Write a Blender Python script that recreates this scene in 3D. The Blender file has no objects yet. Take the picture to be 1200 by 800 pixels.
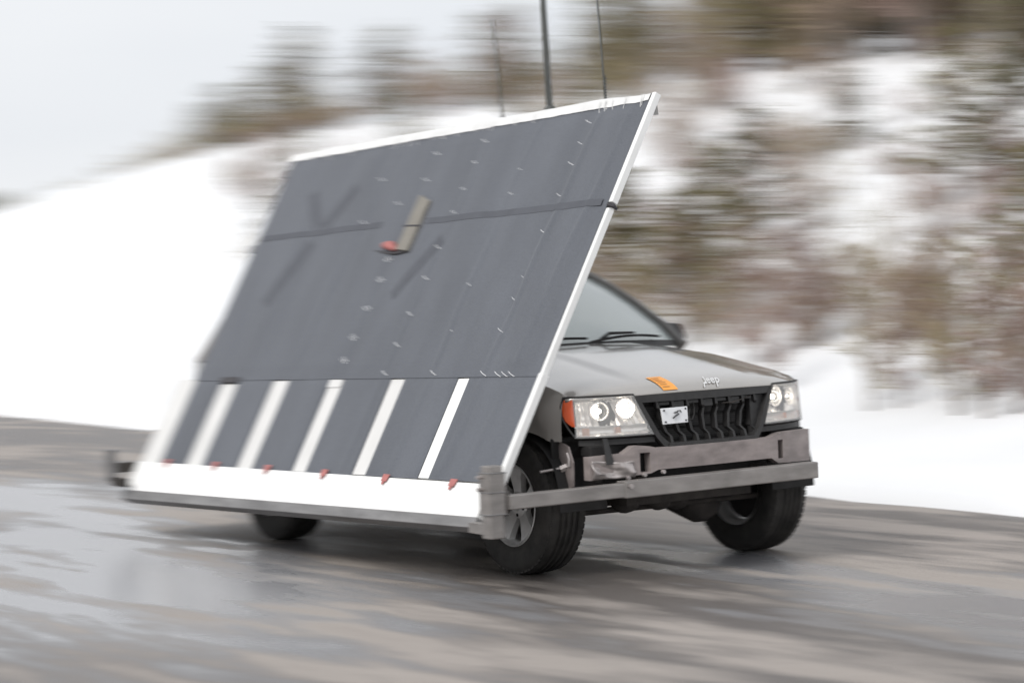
import bpy, bmesh, math, random
from mathutils import Vector, Matrix, noise

# ------------------------------------------------------------------ camera, sky, sun, exposure
SC = bpy.context.scene
COL = SC.collection
R = math.radians

CAM = Vector((10.1415, -7.7125, 1.4201))
YAW, PITCH, ROLLC = 2.54585, -0.015779, 0.02717
fw = Vector((math.cos(YAW) * math.cos(PITCH), math.sin(YAW) * math.cos(PITCH), math.sin(PITCH)))
rt = Vector((math.sin(YAW), -math.cos(YAW), 0))
up = rt.cross(fw)
r2 = rt * math.cos(ROLLC) - up * math.sin(ROLLC)
u2 = up * math.cos(ROLLC) + rt * math.sin(ROLLC)
cd = bpy.data.cameras.new('camera')
cam = bpy.data.objects.new('camera', cd)
COL.objects.link(cam)
cam.matrix_world = Matrix(((r2.x, u2.x, -fw.x, CAM.x), (r2.y, u2.y, -fw.y, CAM.y), (r2.z, u2.z, -fw.z, CAM.z), (0, 0, 0, 1)))
cd.sensor_width = 36
cd.lens = 36 * 2729.44 / 1200
cd.clip_start = 0.1
cd.clip_end = 6000
cd.dof.use_dof = True                    # a wide, flat aperture: only the car is in focus
cd.dof.focus_distance = 12.2
cd.dof.aperture_fstop = 18.2
cd.dof.aperture_ratio = 0.0102
SC.camera = cam

SUN_EL, SUN_AZ = R(42), R(-75)           # azimuth of the sun as seen from the car, from +X
w = bpy.data.worlds.new('World')
SC.world = w
w.use_nodes = True
nt = w.node_tree
for n in list(nt.nodes):
    nt.nodes.remove(n)
out = nt.nodes.new('ShaderNodeOutputWorld')
bg = nt.nodes.new('ShaderNodeBackground')
sky = nt.nodes.new('ShaderNodeTexSky')
sky.sky_type = 'NISHITA'
sky.sun_disc = False
sky.sun_elevation = SUN_EL
sky.sun_rotation = R(90) - SUN_AZ
sky.dust_density = 3.0
hs = nt.nodes.new('ShaderNodeHueSaturation')
hs.inputs['Saturation'].default_value = 0.25
nt.links.new(sky.outputs[0], hs.inputs['Color'])
tc = nt.nodes.new('ShaderNodeTexCoord')
mp = nt.nodes.new('ShaderNodeMapping')
mp.inputs['Scale'].default_value = (1, 1, 3.5)
nt.links.new(tc.outputs['Generated'], mp.inputs[0])
nz = nt.nodes.new('ShaderNodeTexNoise')
nz.inputs['Scale'].default_value = 2.2
nz.inputs['Detail'].default_value = 4
nt.links.new(mp.outputs[0], nz.inputs[0])
cr = nt.nodes.new('ShaderNodeValToRGB')
cr.color_ramp.elements[0].position = 0.32
cr.color_ramp.elements[0].color = (5.5, 5.72, 6.05, 1)
cr.color_ramp.elements[1].position = 0.68
cr.color_ramp.elements[1].color = (6.4, 6.5, 6.65, 1)
nt.links.new(nz.outputs[0], cr.inputs[0])
mx = nt.nodes.new('ShaderNodeMixRGB')
mx.inputs[0].default_value = 0.9         # a closed cloud cover over the clear sky
nt.links.new(hs.outputs[0], mx.inputs[1])
nt.links.new(cr.outputs[0], mx.inputs[2])
nt.links.new(mx.outputs[0], bg.inputs[0])
bg.inputs[1].default_value = 0.1
nt.links.new(bg.outputs[0], out.inputs[0])

sl = bpy.data.lights.new('sun', 'SUN')
sl.energy = 1.55
sl.angle = R(25)
sl.color = (1.0, 0.97, 0.93)
sun = bpy.data.objects.new('sun', sl)
COL.objects.link(sun)
sd = Vector((math.cos(SUN_AZ) * math.cos(SUN_EL), math.sin(SUN_AZ) * math.cos(SUN_EL), math.sin(SUN_EL)))
sun.rotation_euler = sd.to_track_quat('Z', 'Y').to_euler()

vs = SC.view_settings
vs.view_transform = 'Standard'
vs.look = 'None'
vs.gamma = 1
vs.use_curve_mapping = False
vs.exposure = 0.58
SC.render.engine = 'CYCLES'
SC.cycles.use_denoising = True
SC.cycles.max_bounces = 6
SC.cycles.transparent_max_bounces = 12

# ------------------------------------------------------------------ materials
MATS = {}


def mat(name, col, rough=0.6, metal=0.0, var=0.0, vscale=8.0, stretch=(1, 1, 1), bump=0.0, bscale=60.0, coat=0.0, spec=0.5,
        col2=None, sheen=0.0, emit=None):
    m = bpy.data.materials.new(name)
    m.use_nodes = True
    t = m.node_tree
    b = t.nodes['Principled BSDF']
    b.inputs['Roughness'].default_value = rough
    b.inputs['Metallic'].default_value = metal
    b.inputs['Specular IOR Level'].default_value = spec
    b.inputs['Coat Weight'].default_value = coat
    b.inputs['Coat Roughness'].default_value = 0.08
    b.inputs['Sheen Weight'].default_value = sheen
    b.inputs['Base Color'].default_value = (*col, 1)
    if emit:
        b.inputs['Emission Color'].default_value = (*emit[0], 1)
        b.inputs['Emission Strength'].default_value = emit[1]
    co = t.nodes.new('ShaderNodeTexCoord')
    ma = t.nodes.new('ShaderNodeMapping')
    ma.inputs['Scale'].default_value = stretch
    t.links.new(co.outputs['Object'], ma.inputs[0])
    if var or col2:
        n = t.nodes.new('ShaderNodeTexNoise')
        n.inputs['Scale'].default_value = vscale
        n.inputs['Detail'].default_value = 5
        t.links.new(ma.outputs[0], n.inputs[0])
        r = t.nodes.new('ShaderNodeValToRGB')
        r.color_ramp.elements[0].position = 0.3
        r.color_ramp.elements[1].position = 0.7
        a = [max(0, c * (1 - var)) for c in col]
        z = list(col2) if col2 else [min(1, c * (1 + var)) for c in col]
        r.color_ramp.elements[0].color = (*a, 1)
        r.color_ramp.elements[1].color = (*z, 1)
        t.links.new(n.outputs[0], r.inputs[0])
        t.links.new(r.outputs[0], b.inputs['Base Color'])
    if bump:
        n = t.nodes.new('ShaderNodeTexNoise')
        n.inputs['Scale'].default_value = bscale
        n.inputs['Detail'].default_value = 4
        t.links.new(ma.outputs[0], n.inputs[0])
        bp = t.nodes.new('ShaderNodeBump')
        bp.inputs['Strength'].default_value = bump
        bp.inputs['Distance'].default_value = 0.02
        t.links.new(n.outputs[0], bp.inputs['Height'])
        t.links.new(bp.outputs[0], b.inputs['Normal'])
    MATS[name] = m
    return m


mat('paint', (0.40, 0.38, 0.355), 0.22, 0.6, var=0.03, vscale=3, coat=1.0, col2=(0.44, 0.415, 0.39), bump=0.01, bscale=3)
mat('black_plastic', (0.022, 0.021, 0.021), 0.55, var=0.25, vscale=25, bump=0.05)
mat('dull_black', (0.014, 0.013, 0.013), 0.8, var=0.4, vscale=12)
mat('shaded_pillar_paint', (0.085, 0.08, 0.076), 0.4, 0.3, coat=0.5)  # body paint on the pillars, with their shade put into the colour
mat('disc_steel', (0.20, 0.19, 0.185), 0.5, 0.4, var=0.2, vscale=20)
mat('underbody', (0.035, 0.030, 0.027), 0.85, var=0.5, vscale=9, bump=0.3, bscale=30)
mat('rubber', (0.022, 0.021, 0.020), 0.75, col2=(0.042, 0.039, 0.036), var=0.3, vscale=14, bump=0.1, bscale=90)
mat('alloy', (0.55, 0.545, 0.54), 0.42, 0.5, var=0.15, vscale=12)
mat('brake', (0.06, 0.052, 0.047), 0.7, 0.4, var=0.3, vscale=20)
mat('primer', (0.285, 0.247, 0.238), 0.55, 0.25, var=0.26, vscale=7, stretch=(1, 1, 2.5), bump=0.03, bscale=12)
mat('galvanised', (0.42, 0.385, 0.375), 0.42, 0.55, var=0.22, vscale=14, bump=0.1, bscale=16)
mat('raw_steel', (0.28, 0.262, 0.25), 0.45, 0.6, var=0.22, vscale=5, stretch=(1, 1, 3), bump=0.03, bscale=20)
mat('rail_steel', (0.22, 0.215, 0.215), 0.5, 0.45, var=0.25, vscale=3, stretch=(1, 4, 4))
mat('white_board', (0.80, 0.80, 0.79), 0.55, var=0.03, vscale=4, bump=0.02, bscale=6)
mat('white_slat', (0.62, 0.615, 0.605), 0.55, var=0.05, vscale=6, stretch=(1, 1, .4))
mat('white_cloth', (0.66, 0.66, 0.655), 0.8, var=0.08, vscale=9, bump=0.3, bscale=14)
mat('strap_shadow_felt', (0.082, 0.087, 0.101), 0.92, var=0.08, vscale=10)  # felt of the joint strap, also colours the painted brace shadows
mat('tape_dark', (0.055, 0.053, 0.058), 0.9, var=0.15, vscale=10)
mat('staple', (0.82, 0.82, 0.83), 0.4, 0.0)
mat('wood', (0.20, 0.188, 0.165), 0.8, var=0.18, vscale=9, stretch=(6, 1, 1), bump=0.1)
mat('red_cloth', (0.38, 0.14, 0.13), 0.75, var=0.25, vscale=30)
mat('orange', (0.78, 0.33, 0.06), 0.45, var=0.06, vscale=12)
mat('orange_print', (0.42, 0.20, 0.06), 0.5)
mat('badge', (0.60, 0.60, 0.60), 0.35, 0.1)
mat('plate', (0.76, 0.77, 0.79), 0.4, var=0.05, vscale=20)
mat('ink', (0.05, 0.05, 0.055), 0.5)
mat('chrome', (0.86, 0.86, 0.86), 0.12, 0.95, bump=0.02, bscale=9)
mat('reflector', (0.88, 0.86, 0.845), 0.18, 0.55, bump=0.25, bscale=22, emit=((1.0, 0.93, 0.87), 0.07))  # slight emission paints the bulbs' glow onto the shell
mat('amber', (0.72, 0.11, 0.03), 0.15, coat=0.8)
mat('amber_pale', (0.75, 0.42, 0.30), 0.2, coat=0.5)
mat('bulb', (0.9, 0.88, 0.84), 0.2, emit=((1.0, 0.92, 0.80), 14.0))
mat('interior', (0.055, 0.053, 0.052), 0.8, var=0.2, vscale=10)
mat('seat_cloth', (0.11, 0.105, 0.10), 0.9, var=0.2, vscale=20)
mat('tail_red', (0.35, 0.02, 0.02), 0.2, coat=0.6)
mat('antenna', (0.055, 0.058, 0.055), 0.5, var=0.2, vscale=8)
mat('bark', (0.17, 0.125, 0.10), 0.9, var=0.3, vscale=5)
mat('birch_bark', (0.25, 0.22, 0.20), 0.85, var=0.4, vscale=6)
mat('twig', (0.32, 0.24, 0.18), 0.9, var=0.25, vscale=2)
mat('twig_red', (0.29, 0.20, 0.17), 0.9, var=0.25, vscale=2)
mat('twig_olive', (0.29, 0.24, 0.14), 0.9, var=0.25, vscale=2)
mat('needles', (0.15, 0.132, 0.058), 0.8, var=0.3, vscale=3, col2=(0.215, 0.185, 0.085))
mat('needles_dark', (0.085, 0.082, 0.045), 0.8, var=0.3, vscale=3, col2=(0.14, 0.125, 0.065))
mat('snow', (0.735, 0.742, 0.755), 0.7, var=0.04, vscale=.5, bump=0.45, bscale=2.2, spec=0.3)


def fabric_material():
    m = mat('felt', (0.096, 0.104, 0.121), 0.92, var=0.10, vscale=1.6, stretch=(2.2, .8, .8), sheen=0.15)
    t = m.node_tree
    b = t.nodes['Principled BSDF']
    co = t.nodes.new('ShaderNodeTexCoord')
    n = t.nodes.new('ShaderNodeTexNoise')
    n.inputs['Scale'].default_value = 160
    n.inputs['Detail'].default_value = 2
    t.links.new(co.outputs['Object'], n.inputs[0])
    bp = t.nodes.new('ShaderNodeBump')
    bp.inputs['Strength'].default_value = 0.35
    bp.inputs['Distance'].default_value = 0.004
    t.links.new(n.outputs[0], bp.inputs['Height'])
    t.links.new(bp.outputs[0], b.inputs['Normal'])
    # speckle of the felt on top of the large mottling
    old = b.inputs['Base Color'].links[0].from_socket
    r = t.nodes.new('ShaderNodeMapRange')
    r.inputs['From Min'].default_value = .3
    r.inputs['From Max'].default_value = .7
    r.inputs['To Min'].default_value = .86
    r.inputs['To Max'].default_value = 1.14
    t.links.new(n.outputs[0], r.inputs[0])
    mu = t.nodes.new('ShaderNodeMixRGB')
    mu.blend_type = 'MULTIPLY'
    mu.inputs[0].default_value = 1
    t.links.new(old, mu.inputs[1])
    t.links.new(r.outputs[0], mu.inputs[2])
    t.links.new(mu.outputs[0], b.inputs['Base Color'])
    return m


fabric_material()


def glass(name, tint, refl=1.0, painted_sheen=0.0, ior=1.55, painted_sheen_col=(0.80, 0.88, 0.865, 1)):
    m = bpy.data.materials.new(name)
    m.use_nodes = True
    t = m.node_tree
    for n in list(t.nodes):
        t.nodes.remove(n)
    o = t.nodes.new('ShaderNodeOutputMaterial')
    tr = t.nodes.new('ShaderNodeBsdfTransparent')
    tr.inputs[0].default_value = (*tint, 1)
    gl = t.nodes.new('ShaderNodeBsdfGlossy')
    gl.inputs['Roughness'].default_value = 0.03
    gl.inputs[0].default_value = (refl, refl, refl, 1)
    fr = t.nodes.new('ShaderNodeFresnel')
    fr.inputs[0].default_value = ior
    mi = t.nodes.new('ShaderNodeMixShader')
    t.links.new(fr.outputs[0], mi.inputs[0])
    if painted_sheen:                              # pale diffuse layer: sky reflection and lamp glow painted into the glass
        df = t.nodes.new('ShaderNodeBsdfDiffuse')
        df.inputs[0].default_value = painted_sheen_col
        m0 = t.nodes.new('ShaderNodeMixShader')
        m0.inputs[0].default_value = painted_sheen
        t.links.new(tr.outputs[0], m0.inputs[1])
        t.links.new(df.outputs[0], m0.inputs[2])
        t.links.new(m0.outputs[0], mi.inputs[1])
    else:
        t.links.new(tr.outputs[0], mi.inputs[1])
    t.links.new(gl.outputs[0], mi.inputs[2])
    t.links.new(mi.outputs[0], o.inputs[0])
    MATS[name] = m


glass('windscreen_glass', (0.72, 0.80, 0.78), painted_sheen=0.46, ior=2.1)
glass('window_glass', (0.75, 0.82, 0.80))
glass('lens', (0.95, 0.95, 0.94), painted_sheen=0.20, painted_sheen_col=(0.92, 0.91, 0.90, 1))


def mesh_material(name, dark, light, scale):
    """radiator core: fine horizontal fins"""
    m = mat(name, dark, 0.6)
    t = m.node_tree
    b = t.nodes['Principled BSDF']
    co = t.nodes.new('ShaderNodeTexCoord')
    wv = t.nodes.new('ShaderNodeTexWave')
    wv.bands_direction = 'Z'
    wv.inputs['Scale'].default_value = scale
    t.links.new(co.outputs['Object'], wv.inputs[0])
    r = t.nodes.new('ShaderNodeValToRGB')
    r.color_ramp.elements[0].color = (*dark, 1)
    r.color_ramp.elements[1].color = (*light, 1)
    t.links.new(wv.outputs[0], r.inputs[0])
    t.links.new(r.outputs[0], b.inputs['Base Color'])


mesh_material('radiator_core', (0.008, 0.008, 0.008), (0.035, 0.033, 0.032), 28)


def road_material():
    m = bpy.data.materials.new('asphalt')
    m.use_nodes = True
    t = m.node_tree
    b = t.nodes['Principled BSDF']
    N, L = t.nodes.new, t.links.new
    co = N('ShaderNodeTexCoord')

    def nz(scale, stretch, detail=5, rough=.55):
        ma = N('ShaderNodeMapping')
        ma.inputs['Scale'].default_value = stretch
        L(co.outputs['Object'], ma.inputs[0])
        n = N('ShaderNodeTexNoise')
        n.inputs['Scale'].default_value = scale
        n.inputs['Detail'].default_value = detail
        n.inputs['Roughness'].default_value = rough
        L(ma.outputs[0], n.inputs[0])
        return n.outputs[0]

    def ramp(s, stops):
        r = N('ShaderNodeValToRGB')
        while len(r.color_ramp.elements) < len(stops):
            r.color_ramp.elements.new(0.5)
        for e, (p, c) in zip(r.color_ramp.elements, stops):
            e.position = p
            e.color = (*c, 1) if len(c) == 3 else c
        L(s, r.inputs[0])
        return r.outputs[0]

    def math_(op, a, c):
        n = N('ShaderNodeMath')
        n.operation = op
        for i, v in enumerate((a, c)):
            if isinstance(v, (int, float)):
                n.inputs[i].default_value = v
            else:
                L(v, n.inputs[i])
        return n.outputs[0]

    def blob(cx, cy, rx, ry, ang):
        """a puddle: signed distance of an ellipse on the road, 1 inside to 0 outside"""
        ma = N('ShaderNodeMapping')
        ma.vector_type = 'TEXTURE'
        ma.inputs['Location'].default_value = (cx, cy, 0)
        ma.inputs['Rotation'].default_value = (0, 0, ang)
        ma.inputs['Scale'].default_value = (rx, ry, 1)
        L(co.outputs['Object'], ma.inputs[0])
        ln = N('ShaderNodeVectorMath')
        ln.operation = 'LENGTH'
        L(ma.outputs[0], ln.inputs[0])
        return math_('SUBTRACT', 1.0, ln.outputs['Value'])

    big = nz(.35, (.45, 1.5, 1))
    mid = nz(1.6, (.35, 1.6, 1))
    fine = nz(60, (1, 1, 1), 3)
    # wheel tracks and melt water: puddles where the road lies low, with ragged edges
    pud = None
    for q in PUDDLES:
        v = blob(*q)
        pud = v if pud is None else math_('MAXIMUM', pud, v)
    wet = math_('ADD', math_('MULTIPLY', pud, .78), math_('MULTIPLY', math_('SUBTRACT', mid, .5), 2.3))
    wet = math_('ADD', wet, math_('MULTIPLY', math_('SUBTRACT', big, .5), 1.0))
    wmask = ramp(wet, [(0.0, (0, 0, 0)), (0.42, (1, 1, 1))])
    damp = ramp(math_('ADD', mid, math_('MULTIPLY', big, .8)), [(.80, (0, 0, 0)), (.98, (1, 1, 1))])
    dry = ramp(math_('ADD', math_('MULTIPLY', fine, .45), math_('MULTIPLY', mid, .55)),
               [(.32, (0.265, 0.236, 0.214)), (.68, (0.40, 0.36, 0.328))])
    m1 = N('ShaderNodeMixRGB')
    L(math_('MULTIPLY', damp, .9), m1.inputs[0])
    L(dry, m1.inputs[1])
    m1.inputs[2].default_value = (0.085, 0.075, 0.070, 1)
    m2 = N('ShaderNodeMixRGB')
    L(wmask, m2.inputs[0])
    L(m1.outputs[0], m2.inputs[1])
    m2.inputs[2].default_value = (0.23, 0.23, 0.24, 1)
    L(m2.outputs[0], b.inputs['Base Color'])
    rr = N('ShaderNodeMapRange')
    L(math_('MAXIMUM', wmask, math_('MULTIPLY', damp, .6)), rr.inputs[0])
    rr.inputs['To Min'].default_value = .72
    rr.inputs['To Max'].default_value = .24
    L(rr.outputs[0], b.inputs['Roughness'])
    bp = N('ShaderNodeBump')
    bp.inputs['Distance'].default_value = .012
    st = N('ShaderNodeMapRange')
    L(wmask, st.inputs[0])
    st.inputs['To Min'].default_value = .5
    st.inputs['To Max'].default_value = .05
    L(st.outputs[0], bp.inputs['Strength'])
    L(fine, bp.inputs['Height'])
    L(bp.outputs[0], b.inputs['Normal'])
    MATS['asphalt'] = m


# (x, y, half length, half width, angle)
PUDDLES = [(-1.9, -2.35, 4.6, 1.5, R(-12)), (-7.4, -.75, 4.6, 1.1, R(-8)), (3.6, .05, 3.0, 1.0, R(-6)),
           (-5.6, 1.2, 4.5, .45, R(-6)), (.0, .3, 2.6, .5, R(-4))]
road_material()


# ------------------------------------------------------------------ mesh helpers
class MB:
    def __init__(self):
        self.v, self.f, self.m = [], [], []

    def add(self, vs, fs, mi=0):
        o = len(self.v)
        self.v += [tuple(p) for p in vs]
        self.f += [tuple(i + o for i in f) for f in fs]
        self.m += [mi] * len(fs)
        return self

    def hexa(self, p, mi=0):
        """eight corners: bottom ring then top ring"""
        return self.add(p, [(0, 3, 2, 1), (4, 5, 6, 7), (0, 1, 5, 4), (1, 2, 6, 5), (2, 3, 7, 6), (3, 0, 4, 7)], mi)

    def box(self, a, b, mi=0):
        x0, y0, z0 = a
        x1, y1, z1 = b
        return self.hexa([(x0, y0, z0), (x1, y0, z0), (x1, y1, z0), (x0, y1, z0), (x0, y0, z1), (x1, y0, z1), (x1, y1, z1), (x0, y1, z1)], mi)

    def obox(self, c, ax, h, mi=0):
        c = Vector(c)
        X, Y, Z = [Vector(a).normalized() * k for a, k in zip(ax, h)]
        return self.hexa([c - X - Y - Z, c + X - Y - Z, c + X + Y - Z, c - X + Y - Z, c - X - Y + Z, c + X - Y + Z, c + X + Y + Z, c - X + Y + Z], mi)

    def beam(self, p0, p1, wy, wz, upv=(0, 0, 1), mi=0):
        p0, p1 = Vector(p0), Vector(p1)
        d = (p1 - p0)
        s = d.cross(Vector(upv)).normalized()
        u = s.cross(d).normalized()
        return self.obox((p0 + p1) / 2, (d, s, u), (d.length / 2, wy / 2, wz / 2), mi)

    def sweep(self, pts, rad, n=8, cap=True, mi=0, flat=1.0, upv=(0, 0, 1)):
        pts = [Vector(p) for p in pts]
        rs = rad if isinstance(rad, (list, tuple)) else [rad] * len(pts)
        rings = []
        for i, p in enumerate(pts):
            d = (pts[min(i + 1, len(pts) - 1)] - pts[max(i - 1, 0)]).normalized()
            a = Vector(upv)
            if abs(d.dot(a)) > .95:
                a = Vector((1, 0, 0))
            s = d.cross(a).normalized()
            u = s.cross(d).normalized()
            rings.append([p + (s * math.cos(k * 2 * math.pi / n) + u * math.sin(k * 2 * math.pi / n) * flat) * rs[i] for k in range(n)])
        vs = [q for r in rings for q in r]
        fs = []
        for i in range(len(pts) - 1):
            for k in range(n):
                k2 = (k + 1) % n
                fs.append((i * n + k, i * n + k2, (i + 1) * n + k2, (i + 1) * n + k))
        if cap:
            fs.append(tuple(range(n))[::-1])
            fs.append(tuple((len(pts) - 1) * n + k for k in range(n)))
        return self.add(vs, fs, mi)

    def grid(self, fn, nu, nv, mi=0, flip=False):
        vs = [fn(i / nu, j / nv) for i in range(nu + 1) for j in range(nv + 1)]
        fs = []
        for i in range(nu):
            for j in range(nv):
                a = i * (nv + 1) + j
                q = (a, a + nv + 1, a + nv + 2, a + 1)
                fs.append(q[::-1] if flip else q)
        return self.add(vs, fs, mi)

    def lathe(self, prof, n, centre, closed=False, mi=0):
        """profile of (radius, offset) spun about the Y axis"""
        c = Vector(centre)
        k = len(prof)
        vs = [(c.x + r * math.cos(a), c.y + y, c.z + r * math.sin(a)) for a in [i * 2 * math.pi / n for i in range(n)] for r, y in prof]
        fs = []
        for i in range(n):
            i2 = (i + 1) % n
            for j in range(k if closed else k - 1):
                j2 = (j + 1) % k
                fs.append((i * k + j, i * k + j2, i2 * k + j2, i2 * k + j))
        return self.add(vs, fs, mi)

    def prism(self, poly, fn, d0, d1, mi=0):
        """extrude a 2-D outline: fn(a, b, d) gives the point"""
        n = len(poly)
        vs = [fn(a, b, d0) for a, b in poly] + [fn(a, b, d1) for a, b in poly]
        fs = [tuple(range(n))[::-1], tuple(range(n, 2 * n))] + [(i, (i + 1) % n, n + (i + 1) % n, n + i) for i in range(n)]
        return self.add(vs, fs, mi)

    def mesh(self, name, mats, smooth=None):
        me = bpy.data.meshes.new(name)
        me.from_pydata(self.v, [], self.f)
        for m in (mats if isinstance(mats, (list, tuple)) else [mats]):
            me.materials.append(MATS[m])
        me.polygons.foreach_set('material_index', self.m)
        bm = bmesh.new()
        bm.from_mesh(me)
        bmesh.ops.recalc_face_normals(bm, faces=bm.faces)
        bm.to_mesh(me)
        bm.free()
        if smooth is not None:
            me.polygons.foreach_set('use_smooth', [True] * len(me.polygons))
            if smooth < 180:
                me.set_sharp_from_angle(angle=R(smooth))
        me.update()
        return me

    def build(self, name, mats, parent=None, smooth=None, bevel=0, solid=0, subs=0, roll=0.0):
        o = bpy.data.objects.new(name, self.mesh(name, mats, smooth))
        COL.objects.link(o)
        if parent:
            o.parent = parent
        if solid:
            s = o.modifiers.new('solid', 'SOLIDIFY')
            s.thickness = solid
            s.offset = -1
        if bevel:
            b = o.modifiers.new('bevel', 'BEVEL')
            b.width = bevel
            b.segments = 2
            b.limit_method = 'ANGLE'
        if subs:
            s = o.modifiers.new('subd', 'SUBSURF')
            s.levels = s.render_levels = subs
        if roll:
            o.rotation_euler.x = roll
        return o


def thing(name, label, cat, loc=(0, 0, 0), group=None):
    o = bpy.data.objects.new(name, None)
    o.empty_display_size = .1
    COL.objects.link(o)
    o.location = loc
    o['label'] = label
    o['category'] = cat
    if group:
        o['group'] = group
    return o


def lerp(a, b, t):
    return a + (b - a) * t


def interp(x, pts):
    if x <= pts[0][0]:
        return pts[0][1]
    for (a, b), (c, d) in zip(pts, pts[1:]):
        if x <= c:
            return b + (d - b) * (x - a) / (c - a)
    return pts[-1][1]


def sstep(a, b, x):
    t = min(1, max(0, (x - a) / (b - a)))
    return t * t * (3 - 2 * t)


# ------------------------------------------------------------------ the ground: snow field, road, snow bank
def edge_y(x):
    return 3.06 - .0955 * (x + .1)


b = MB()
b.grid(lambda u, v: (lerp(-2500, 2500, u), lerp(-2500, 2500, v), -.45), 40, 40)
g = b.build('ground', 'snow')
g['kind'] = 'structure'
g['label'] = 'flat snow covered ground around the road'

b = MB()
xs = [-260 + 6 * i for i in range(58)]
b.grid(lambda u, v: ((x := lerp(-260, 90, u)), lerp(-16, edge_y(x) + .6, v), 0), 70, 6)
o = b.build('road', 'asphalt')
o['kind'] = 'structure'
o['label'] = 'wet grey asphalt road with damp patches'

BANK = [(0, -.05), (.12, .09), (.5, .22), (2.6, .55), (5, 1.35), (9, 3.0), (12.6, 4.75), (14, 5.05), (17, 5.15), (30, 5.6), (60, 6.4), (120, 7)]


def bank_h(x, w):
    h = interp(w, BANK)
    # soften the profile's corners
    h = (h + interp(max(0, w - .5), BANK) + interp(w + .5, BANK)) / 3 if w > 1 else h
    h *= 1 + sstep(2, 9, w) * interp(-x, [(8, .02), (45, .19), (64, .07), (95, -.15), (150, -.2)])
    k = min(1, w / 3)
    h += k * .20 * noise.noise((x * .09, w * .16, 3.1)) + k * .06 * noise.noise((x * .35, w * .4, 7.7)) + min(1, w * 3) * .035 * noise.noise((x * 1.7, w * 1.9, 1.3))
    return h


ws = [0, .06, .12, .22, .35, .5, .75, 1, 1.4, 1.8, 2.2, 2.6] + [2.6 + .5 * i for i in range(1, 30)] + [18, 20, 23, 27, 32, 40, 52, 70, 95, 120]
bx = [-150 + 3 * i for i in range(34)] + [-48 + .6 * i for i in range(100)] + [12 + 3 * i for i in range(26)]
vs = []
for x in bx:
    jit = .10 * noise.noise((x * .8, 0, 5)) + .05 * noise.noise((x * 2.9, 0, 9))
    for wv in ws:
        vs.append((x, edge_y(x) + wv + jit * max(0, 1 - wv / 3), bank_h(x, wv)))
n = len(ws)
fs = [(i * n + j, (i + 1) * n + j, (i + 1) * n + j + 1, i * n + j + 1) for i in range(len(bx) - 1) for j in range(n - 1)]
b = MB()
b.add(vs, fs)
o = b.build('snow_bank', 'snow', smooth=180)
o['kind'] = 'structure'
o['label'] = 'long white snow covered embankment rising behind the road'

# a near snow verge behind the photographer
b = MB()
b.grid(lambda u, v: ((x := lerp(-260, 90, u)), -15.7 - 40 * v, .0 if v == 0 else .5 + .2 * noise.noise((x * .2, v * 9, 2))), 60, 6)
o = b.build('snow_verge', 'snow', smooth=180)
o['kind'] = 'structure'

# ------------------------------------------------------------------ the car
ROLL = .018                                   # the body leans on its springs
CURVE = [(0, .640), (.25, .630), (.46, .600), (.60, .563), (.71, .512), (.785, .44), (.835, .34), (.868, .2), (.888, 0)]
SARC = [0]
for (a, c), (d, e) in zip(CURVE, CURVE[1:]):
    SARC.append(SARC[-1] + math.hypot(d - a, e - c))
TX = [(s, c[1]) for s, c in zip(SARC, CURVE)]
TY = [(s, c[0]) for s, c in zip(SARC, CURVE)]


def front(t, z, d=0.0):
    """point of the car's nose: t along the plan curve (negative = the car's right), z up, d inward"""
    a = abs(t)
    e = .03
    x = (interp(a - e, TX) + interp(a, TX) + interp(a + e, TX)) / 3
    y = (interp(max(0, a - e), TY) + interp(a, TY) + interp(a + e, TY)) / 3
    dx, dy = interp(a + e, TX) - interp(a - e, TX), interp(a + e, TY) - interp(max(0, a - e), TY)
    l = math.hypot(dx, dy) or 1
    nx, ny = dy / l, -dx / l                   # outward normal in plan
    s = 1 if t >= 0 else -1
    return Vector((x - (z - .75) * .10 - nx * d, s * (y - ny * d), z))


car = thing('car', 'taupe grey four wheel drive car without its front bumper, carrying the large panel', 'car')


def bp(mb, name, m, parent=None, **k):        # a body part
    k.setdefault('roll', ROLL if parent is None else 0)
    return mb.build(name, m, parent or car, **k)


# --- bonnet
def hood_edge(x):                             # side edge of the bonnet: y, z
    return interp(x, [(-.74, .765), (-.3, .765), (.1, .775), (.40, .785)]), interp(x, [(-.74, 1.135), (-.30, 1.095), (.0, 1.045), (.25, 1.0), (.36, .972), (.41, .945)])


def hood(u, v):
    vv = v * 2 - 1
    t = vv * .835
    f = front(t, .95)
    a = abs(vv)
    rx = -.50 - .22 * a * a
    ry = vv * .765
    x = lerp(f.x, rx, u)
    y = lerp(f.y, ry, u)
    s = u
    zc = .95 + .045 * (1 - math.exp(-s / .045)) + .19 * (1 - (1 - s) ** 1.25)
    ye, ze = hood_edge(x)
    e = a ** 5
    z = lerp(zc, ze, e) - .0 * a
    z += .012 * (sstep(.50, .42, a) - .5) * sstep(.03, .35, s) * (1 - a ** 6)       # the raised middle
    z -= .014 * (a ** 2) * (1 - e)
    return (x, y, z)


us = [0, .006, .014, .025, .04, .06, .09] + [.13 + .87 * i / 18 for i in range(19)]
NV = 64
vsl = [hood(u, j / NV) for u in us for j in range(NV + 1)]
fsl = [(i * (NV + 1) + j, i * (NV + 1) + j + 1, (i + 1) * (NV + 1) + j + 1, (i + 1) * (NV + 1) + j) for i in range(len(us) - 1) for j in range(NV)]
b = MB()
b.add(vsl, fsl)
bonnet = bp(b, 'bonnet', 'paint', smooth=60, solid=.02)

# sticker and lettering on the bonnet nose


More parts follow.
